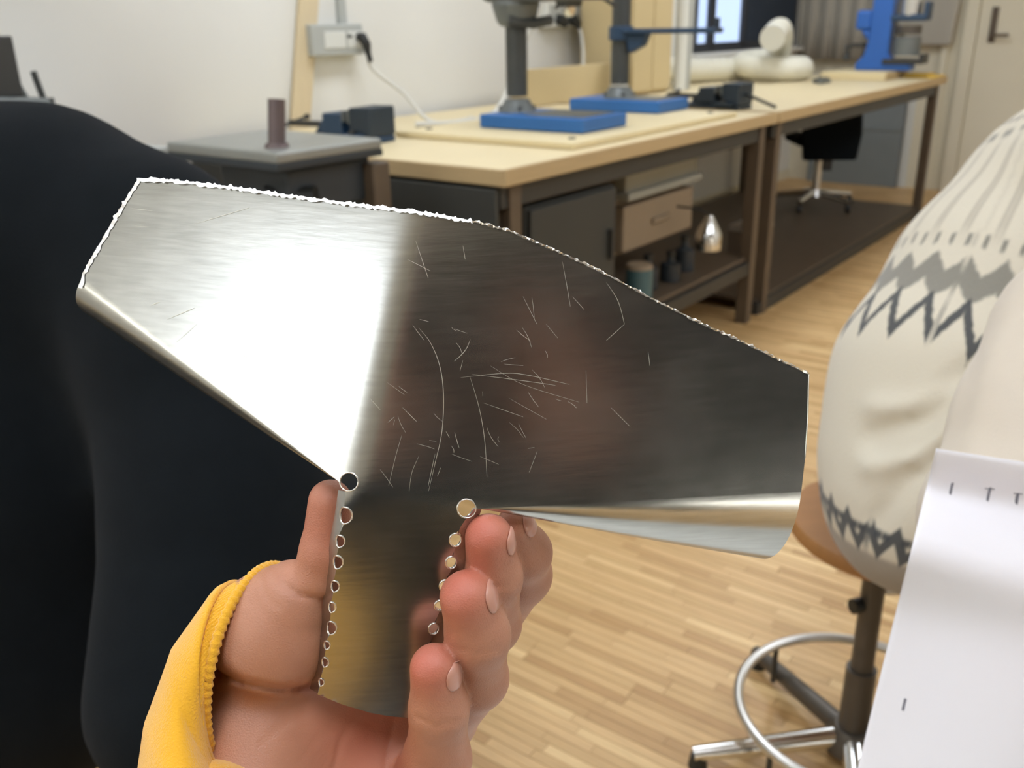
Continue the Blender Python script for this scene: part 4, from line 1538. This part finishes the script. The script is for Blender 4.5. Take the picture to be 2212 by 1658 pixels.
def lip(name, apex, line, end_drop, dirn, theta, k_pow=1.0, nt=60, na=22):
    """conical roll: starts on a straight line and curls away to the back"""
    rows = []
    pts = densify(line, hypot(line[-1][0] - line[0][0], line[-1][1] - line[0][1]) / nt, False)
    tot = len(pts) - 1
    for i, (x, y) in enumerate(pts):
        t = i / tot
        p = S3(x, y)
        e = .6
        nx_ = CAMB.T @ (np.cross(S3(x + e, y) - S3(x - e, y), S3(x, y + e) - S3(x, y - e)))
        nrm = CAMB @ nx_
        nrm /= np.linalg.norm(nrm)
        if nrm @ FW > 0:
            nrm = -nrm
        dwn = S3(x + dirn[0] * 4, y + dirn[1] * 4) - p
        dwn /= np.linalg.norm(dwn)
        rad = max(1e-5, end_drop * t ** k_pow)
        row_ = []
        for a in range(na + 1):
            th = theta * a / na
            row_.append(p + dwn * rad * sin(th) - nrm * rad * (1 - cos(th)))
        rows.append(row_)
    return strip(name, rows)


lip('rolled_lip', APR, [APR, (1250, 1088), (1500, 1074), RB0], .0335, (-.12, .99), radians(92))
lip('rolled_lip', APL, [APL, (450, 815), LB0], .0165, (-.55, .83), radians(100))


# narrow flanges folded back along the perforated edges
def flange(holes, side, y0, y1, xl, depth_m, spread):
    rows = []
    hs = holes
    y = y0
    while y <= y1:
        x = xl(y)
        cut = 0.0
        for (hx, hy, hr) in hs:
            if abs(y - hy) < hr:
                cut = max(cut, sqrt(hr * hr - (y - hy) ** 2))
        p = S3(x, y)
        bdir = FW * cos(spread) + CR * side * sin(spread)
        c_m = cut * D0 / F
        rows.append([p + bdir * min(c_m, depth_m * .92), p + bdir * depth_m])
        y += 1.5
    return strip('side_flange', rows)


def edge_x(holes):
    ys = [h[1] for h in holes]
    xs = [h[0] for h in holes]
    return lambda y: float(np.interp(y, ys, xs))


flange(HOLES_L, -1, 1062, 1497, edge_x(HOLES_L + [(686, 1500, 0)]), .007, radians(38))
flange(HOLES_R, 1, 1100, 1548, edge_x(HOLES_R + [(883, 1552, 0)]), .007, radians(52))

# raised burr round every drilled hole, bent over the fold
for hs, side, sp in ((HOLES_L, -1, radians(38)), (HOLES_R, 1, radians(52))):
    for i, (hx, hy, hr) in enumerate(hs):
        pts = []
        bdir = FW * cos(sp) + CR * side * sin(sp)
        for k in range(29):
            a = 2 * pi * k / 28
            u, v = hr * cos(a), hr * sin(a)
            if u * side > 0 and i > 0:
                pts.append(S3(hx, hy + v) + bdir * abs(u) * D0 / F)
            else:
                pts.append(S3(hx + u, hy + v, .0002))
        rr = [.00018 + .00016 * rng.random() for _ in pts]
        MB().tube([p - SO for p in pts], rr, 7, cap=False).build('hole_burr', M['tin_rough'], tin, smooth='all')

# ragged sawn rim along the top and the left edge
rim = MB()
ln = densify(TOP, 5, False)
le = densify([(172, 622), (180, 590), (205, 545), (250, 468), (300, 385)], 6, False)


def rag(path, inset, jag, nrm, up=.0012):
    prev = None
    for i, (x, y) in enumerate(path):
        a = S3(x + nrm[0] * inset * (.6 + .8 * rng.random()), y + nrm[1] * inset * (.6 + .8 * rng.random()), up)
        b_ = S3(x, y, .0003 + .0006 * rng.random())
        j = jag * (rng.random() ** 2)
        c_ = S3(x - nrm[0] * j + rng.normal() * 1.2, y - nrm[1] * j, .0003 - up + .0004 * rng.normal())
        cur = [p - SO for p in (a, b_, c_)]
        if prev is not None:
            k = len(rim.v)
            rim.v += [tuple(p) for p in prev + cur]
            rim.f += [(k, k + 3, k + 4, k + 1), (k + 1, k + 4, k + 5, k + 2)]
        prev = cur


nL = sum(1 for p in ln if p[0] < 1020)
rag(ln[:nL + 1], 7, 7, (.1, 1))
rag(le, 6, 4, (.9, .4), .0003)
rim.build('sawn_rim', M['sawn'], tin, recalc=False)  # left part painted whiter, as if catching the lamp
rim = MB()
rag(ln[nL:], 4, 5, (.2, 1), .0005)
rim.build('sawn_rim', M['tin_rough'], tin, recalc=False)
rm = MB()
rim_r = densify(RIGHT + [], 10, False)
rm.tube([S3(x, y, .0001) - SO for x, y in rim_r], .0002, 6).build('cut_edge', M['tin_rough'], tin, smooth='all')

# scratches
SCR = [[(905, 708), (930, 740), (950, 790), (958, 850), (955, 930), (940, 1000), (926, 1060)], [(1015, 812), (1035, 880), (1047, 950), (1052, 1030)],
       [(892, 702), (905, 720), (917, 735)], [(1016, 733), (1008, 752), (995, 768), (981, 780)], [(1000, 778), (994, 800)], [(868, 940), (855, 985), (840, 1048)],
       [(905, 985), (890, 1020), (884, 1060)], [(995, 815), (1090, 806), (1140, 810), (1230, 830)], [(1020, 808), (1130, 822), (1200, 832)],
       [(1060, 790), (1130, 830), (1250, 868)], [(1215, 565), (1225, 620), (1232, 662)], [(1310, 610), (1335, 650), (1349, 700)], [(1349, 700), (1310, 735)],
       [(1266, 800), (1268, 870)], [(838, 912), (852, 900)], [(850, 918), (853, 906)], [(1045, 870), (1130, 900)], [(800, 860), (822, 885)], [(870, 880), (900, 910)],
       [(940, 980), (925, 1050)], [(282, 450), (330, 455)], [(420, 484), (540, 448)], [(325, 660), (345, 652)], [(290, 488), (320, 490)], [(360, 690), (420, 665)],
       [(380, 740), (425, 700)], [(1000, 530), (1005, 560)], [(1400, 760), (1404, 790)], [(1130, 640), (1160, 700)], [(945, 1028), (952, 1010)], [(898, 520), (925, 600)],
       [(1180, 700), (1205, 730)], [(880, 560), (930, 585)], [(1100, 860), (1180, 905)], [(1320, 880), (1360, 920)], [(560, 800), (640, 790)], [(470, 760), (560, 775)]]
for _ in range(34):
    x, y = rng.uniform(820, 1250), rng.uniform(640, 1040)
    a, l_ = rng.normal(.9, .6), rng.uniform(10, 50)
    SCR.append([(x, y), (x + l_ * .5 * cos(a) + rng.normal() * 2, y + l_ * .5 * sin(a)), (x + l_ * cos(a), y + l_ * sin(a))])
sc_ = MB()
for ln_ in SCR:
    pts = arc([np.array([x, y, 0]) for x, y in ln_], 6)
    n = len(pts)
    wd = rng.uniform(.45, .8) if n > 16 else rng.uniform(.2, .5)
    for i in range(n - 1):
        a, b_ = pts[i], pts[i + 1]
        t_ = (b_ - a) / (np.linalg.norm(b_ - a) + 1e-9)
        w0 = wd * sin(pi * (i + .15) / (n + .3)) + .08
        w1 = wd * sin(pi * (i + 1.15) / (n + .3)) + .08
        nx_, ny_ = -t_[1], t_[0]
        k = len(sc_.v)
        for (p, w_) in ((a, w0), (b_, w1)):
            for sgn in (-1, 1):
                sc_.v.append(tuple(S3(p[0] + sgn * nx_ * w_, p[1] + sgn * ny_ * w_, .00025) - SO))
        sc_.f.append((k, k + 1, k + 3, k + 2))
so_ = sc_.build('scratches', M['scratch'], tin, recalc=False)
so_['kind'] = 'stuff'

# ------------------------------------------------------------------ the photographer's hand
def skin_mat():
    m = mat('skin_hand', lin(190, 134, 104), 0.45, bump=0.25, bscale=1500, sss=0.12)
    nt = m.node_tree
    N, L = nt.nodes, nt.links
    b = N['Principled BSDF']
    a = N.new('ShaderNodeAttribute')
    a.attribute_name = 'flush'
    nz = N.new('ShaderNodeTexNoise')
    nz.inputs['Scale'].default_value = 90
    nz.inputs['Detail'].default_value = 4
    L.new(N.new('ShaderNodeTexCoord').outputs['Object'], nz.inputs['Vector'])
    mx = N.new('ShaderNodeMix')
    mx.data_type = 'RGBA'
    mx.inputs[6].default_value = lin(176, 122, 94)
    mx.inputs[7].default_value = lin(190, 136, 108)
    L.new(nz.outputs['Fac'], mx.inputs[0])
    m2 = N.new('ShaderNodeMix')
    m2.data_type = 'RGBA'
    L.new(a.outputs['Fac'], m2.inputs[0])
    L.new(mx.outputs[2], m2.inputs[6])
    m2.inputs[7].default_value = lin(196, 100, 82)
    L.new(m2.outputs[2], b.inputs['Base Color'])
    return m


def hp(x, y, d, rpx):
    return (P(x, y, d), rpx * d / F)


FING = [
    [hp(1112, 1132, .350, 40), hp(1133, 1192, .364, 55), hp(1126, 1240, .384, 62), hp(1040, 1350, .412, 70)],                        # index
    [hp(1056, 1160, .3385, 52), hp(1066, 1245, .350, 58), hp(1062, 1345, .370, 60), hp(1010, 1430, .408, 66)],                       # middle
    [hp(1009, 1290, .3365, 60), hp(1032, 1370, .346, 66), hp(1032, 1465, .364, 62), hp(960, 1550, .402, 66)],                        # ring
    [hp(938, 1442, .3405, 53), hp(948, 1530, .349, 60), hp(944, 1640, .362, 70), hp(880, 1740, .392, 72)],                            # little
]
THUMB = [hp(713, 1082, .3455, 47), hp(706, 1185, .351, 55), hp(690, 1240, .354, 58)]
THEN = [hp(636, 1290, .358, 80), hp(590, 1362, .366, 122), hp(578, 1412, .372, 100)]
CREASE = [([(600, 1222), (612, 1262), (650, 1287), (730, 1297)], .0011, 6, .372), ([(560, 1240), (575, 1290), (600, 1310)], .0005, 5, .372),
          ([(445, 1440), (520, 1472), (600, 1487), (720, 1478)], .0022, 8, .385),
          ([(770, 1540), (735, 1600), (715, 1680)], .0007, 6, .39), ([(850, 1555), (838, 1610), (830, 1680)], .0007, 6, .39),
          ([(700, 1520), (620, 1560), (560, 1610)], .0003, 6, .39), ([(760, 1550), (690, 1590), (640, 1650)], .0003, 6, .39),
          ([(900, 1548), (940, 1570), (985, 1556)], .0006, 5, .36), ([(985, 1400), (1030, 1412), (1078, 1400)], .0005, 5, .36),
          ([(905, 1655), (950, 1668), (1000, 1655)], .0006, 6, .37), ([(1060, 1262), (1090, 1268), (1112, 1258)], .0004, 4, .37)]


def f_hand(p):
    palm = d_cone(p, *[hp(900, 1420, .413, 120)[0], hp(640, 1560, .392, 150)[0]], .0235, .0255)
    palm = smin(palm, d_cone(p, hp(870, 1620, .402, 1)[0], hp(660, 1650, .394, 1)[0], .0235, .027), .012)
    palm = smin(palm, d_cone(p, hp(650, 1560, .392, 1)[0], hp(560, 1540, .382, 1)[0], .026, .0245), .015)
    palm = smin(palm, d_cone(p, hp(560, 1550, .380, 1)[0], hp(500, 1900, .345, 1)[0], .0245, .0245), .015)
    palm = smin(palm, d_cone(p, hp(840, 1720, .398, 1)[0], hp(640, 1760, .388, 1)[0], .026, .030), .015)
    th = d_chain(p, THEN, .012)
    d = smin(palm, th, .0055)
    d = smin(d, d_chain(p, THUMB, .003), .0035)
    fd = None
    for fg in FING:
        e = d_chain(p, fg, .005)
        e = smin(e, d_cone(p, fg[-1][0], hp(800, 1560, .402, 1)[0], fg[-1][1], .02), .006)
        fd = e if fd is None else smin(fd, e, .0011)
    d = smin(d, fd, .003)
    return d + groove2d(p, CREASE)


TIPS = [f[0][0] for f in FING[1:]]


def flush(V):
    a = np.zeros(len(V))
    for t in TIPS:
        a += .8 * np.exp(-((np.linalg.norm(V - t - (CU * .003 - CR * .003 - FW * .004), axis=1) / .0115) ** 2))
    a += .45 * np.exp(-((np.linalg.norm(V - P(800, 1600, .37), axis=1) / .022) ** 2))
    a += .35 * np.exp(-((np.linalg.norm(V - P(700, 1120, .345), axis=1) / .02) ** 2))
    return np.clip(a, 0, .9)


HO = P(760, 1500, .39)
ph = thing('person', HO, 'hand in a yellow sleeve holding the metal piece', 'person', rotz=0)
ext = np.array([P(x, y, d) for x in (410, 1230) for y in (1010, 1860) for d in (.31, .445)])
hd_ = body('hand', f_hand, ext.min(0), ext.max(0), .00105, skin_mat(), ph, HO, relax=2, attrs={'flush': flush})


# nails follow the finger's surface
def nail(fi, t0, half_len, phi0, half_phi):
    (A_, ra_), (B_, rb_) = FING[fi][0], FING[fi][1]
    ax = (A_ - B_) / np.linalg.norm(A_ - B_)
    v_ = -FW - ax * (-FW @ ax)
    v_ /= np.linalg.norm(v_)                      # towards the viewer
    r_ = np.cross(ax, v_)
    if r_ @ CR < 0:
        r_ = -r_
    n, out, rs = 13, [], np.linspace(.003, .02, 120)
    for j in range(n):
        b_ = j / (n - 1) * 2 - 1
        wd = sqrt(max(0.0, 1 - abs(b_) ** (3.2 if b_ > 0 else 2.6))) * .92 + .08
        for i in range(n):
            ph_ = phi0 + half_phi * (i / (n - 1) * 2 - 1) * wd
            c_ = A_ + ax * (t0 + b_ * half_len)
            dr = v_ * cos(ph_) + r_ * sin(ph_)
            v = f_hand((c_ + rs[:, None] * dr).astype(np.float32))
            k = int(np.argmax(v > 0)) if (v > 0).any() else 999
            if rs[min(k, 119)] > .0122:
                k = int(np.argmin(np.abs(rs - .0108)))
            edge = max(abs(b_), abs(i / (n - 1) * 2 - 1))
            out.append(c_ + dr * (rs[k] + .0005 - .0004 * edge ** 4) - HO)
    fs_ = [(j * n + i, j * n + i + 1, (j + 1) * n + i + 1, (j + 1) * n + i) for j in range(n - 1) for i in range(n - 1)]
    o = MB().add(out, fs_).build('fingernail', M['nail'], hd_, smooth='all', recalc=True)
    md = o.modifiers.new('thick', 'SOLIDIFY')
    md.thickness = .0004
    md.offset = 0


nail(3, -.001, .0052, radians(68), radians(36))
nail(2, .000, .0056, radians(78), radians(34))
nail(1, -.001, .0050, radians(78), radians(32))
nail(0, .001, .0046, radians(66), radians(38))

# yellow sleeve with a ribbed cuff
def knit_yellow():
    m = mat('yellow_jersey', lin(238, 176, 34), 0.95, var=0.06, scale=60, bump=0.5, bscale=1300, sheen=0.35)
    return m


M['yellow'] = knit_yellow()
RINGS = [  # centre px, depth, major px vector, depth half-width (m), px shift of the near side
    ((552, 1450), .374, (40, -228), .034, -100), ((506, 1490), .373, (-20, -218), .037, -76), ((458, 1565), .368, (-72, -165), .036, -50),
    ((434, 1672), .358, (-116, -104), .038, -22), ((428, 1800), .342, (-138, -45), .040, -6), ((420, 1980), .322, (-160, 0), .045, 0), ((400, 2250), .295, (-175, 10), .05, 0)]


def ring_at(q):
    k = min(len(RINGS) - 2, int(q))
    t = q - k
    m_ = lambda a, b_: np.array(a, float) * (1 - t) + np.array(b_, float) * t
    A_, B_ = RINGS[k], RINGS[k + 1]
    return m_(A_[0], B_[0]), float(m_(A_[1], B_[1])), m_(A_[2], B_[2]), float(m_(A_[3], B_[3])), float(m_(A_[4], B_[4]))


def sleeve(name, q0, q1, nq, rib, amp, grow):
    NT = 360
    pos = []
    for j in range(nq + 1):
        c_, d_, mj, hw, sh = ring_at(q0 + (q1 - q0) * j / nq)
        for i in range(NT):
            a = 2 * pi * i / NT
            g = 1 + grow + amp * (abs(sin(a * rib / 2)) - .5)
            x = c_[0] + mj[0] * cos(a) * g + sh * sin(a) * g
            y = c_[1] + mj[1] * cos(a) * g
            pos.append(P(x, y, d_ - hw * sin(a) * g) - HO)
    fs_ = [(j * NT + i, j * NT + (i + 1) % NT, (j + 1) * NT + (i + 1) % NT, (j + 1) * NT + i) for j in range(nq) for i in range(NT)]
    o = MB().add(pos, fs_).build(name, M['yellow'], ph, smooth='all')
    md = o.modifiers.new('thick', 'SOLIDIFY')
    md.thickness = .0022
    md.offset = -1
    return o


sl = sleeve('sleeve', .8, 6, 60, 2, 0.0, .05)
cf = sleeve('cuff', 0.0, 1.3, 30, 110, .02, .0)
cf['label'] = 'ribbed yellow cuff'
c_, d_, mj, hw, sh = ring_at(0)
NT = 240
MB().tube([P(c_[0] + mj[0] * cos(a) + sh * sin(a), c_[1] + mj[1] * cos(a), d_ - hw * sin(a)) - HO for a in np.linspace(0, 2 * pi, NT + 1)],
          [.0017 + .0004 * sin(k * pi) + .00035 * (k % 3) for k in range(NT + 1)], 10, cap=False).build('cuff_rim', M['yellow'], cf, smooth='all')


# the photographer's unseen body behind the lens, added for what the metal mirrors
EL = P(250, 2790, .25)
SHL = np.array([-.19, -.30, 1.10])
SHR = np.array([.19, -.30, 1.10])
ELR = np.array([.27, -.16, .93])
WRR = np.array([.165, -.085, 1.16])


def f_ph(p):
    d = d_chain(p, [(SHL, .07), (np.array([0, -.33, 1.12]), .085), (SHR, .07)], .03)
    d = smin(d, d_chain(p, [(np.array([0, -.34, 1.03]), .14), (np.array([0, -.36, .8]), .135), (np.array([0, -.37, .58]), .15)], .03), .06)
    w_ = P(425, 1850, .335)
    d = smin(d, d_chain(p, [(SHL, .066), (EL, .052)], .02), .03)
    d = smin(d, d_chain(p, [(SHR, .066), (ELR, .05), (WRR, .036)], .02), .03)
    return np.maximum(d, .5 - p[:, 2])


body('jacket', f_ph, (-.45, -.6, .47), (.42, .32, 1.26), .009, M['apron'], ph, HO, relax=2)  # dark clothing added so the wing does not mirror yellow
body('forearm_sleeve', lambda p: d_chain(p, [(EL, .053), (P(425, 1850, .335), .034)]), np.minimum(EL, P(425, 1850, .335)) - .08, np.maximum(EL, P(425, 1850, .335)) + .08, .007, M['yellow'], ph, HO, relax=2)


def f_pt(p):
    d = None
    for k in (-1, 1):
        h0 = np.array([.1 * k, -.36, .58])
        kn = np.array([.13 * k, .02, .5])
        an = kn + np.array([0, -.02, -.41])
        e = d_chain(p, [(h0, .085), (kn, .062), (an, .045)], .01)
        d = e if d is None else np.minimum(d, e)
    return np.maximum(d, .07 - p[:, 2])


body('trousers', f_pt, (-.3, -.55, .05), (.3, .15, .72), .012, M['jeans'], ph, HO)
for k in (-1, 1):
    an = np.array([.13 * k, 0, 0])

    def f_sh(p, a=an):
        d = d_cone(p, a + np.array([0, -.03, .04]), a + np.array([0, .15, .035]), .045, .038)
        d = smin(d, d_cone(p, a + np.array([0, 0, .04]), a + np.array([0, 0, .1]), .045, .042), .02)
        return np.maximum(d, .002 - p[:, 2])
    body('shoe', f_sh, an - np.array([.1, .15, .02]), an + np.array([.1, .28, .18]), .009, M['black_pl'], ph, HO)
head(ph, HO, (0, -.30, 1.33), (0, .95, -.25), M['hair'])
body('hand', lambda p: hand_blob(p, WRR, np.array([.135, -.035, 1.24]), (-.6, .2, .2), .009), WRR - .12, WRR + .19, .005, M['skin_plain'], ph, HO)
phn = thing('phone', EYE - FW * .012, 'dark phone in the photographer\'s right hand, taking the picture', 'phone', rotz=0)  # unseen phone, added to cover the face in the metal's reflection
pm_ = MB()
q0 = CAMB @ np.diag([1, 1, 1])
for nm_, c_, dm_, m_ in (('phone_body', (.05, -.008, .0), (.15, .074, .007), M['black_pl']), ('phone_screen', (.05, -.008, .0042), (.142, .068, .0012), M['apron']),
                         ('camera_lens', (0, 0, -.005), (.016, .016, .003), M['frame_dark'])):
    MB().box(CAMB @ np.array(c_), dm_, CAMB).build(nm_, m_, phn, bevel=.001)
s4 = copy_tree(st1)
s4.location = (0, -.38, 0)
s4.rotation_euler[2] = .6
s4['label'] = 'round stool under the photographer, behind the camera'
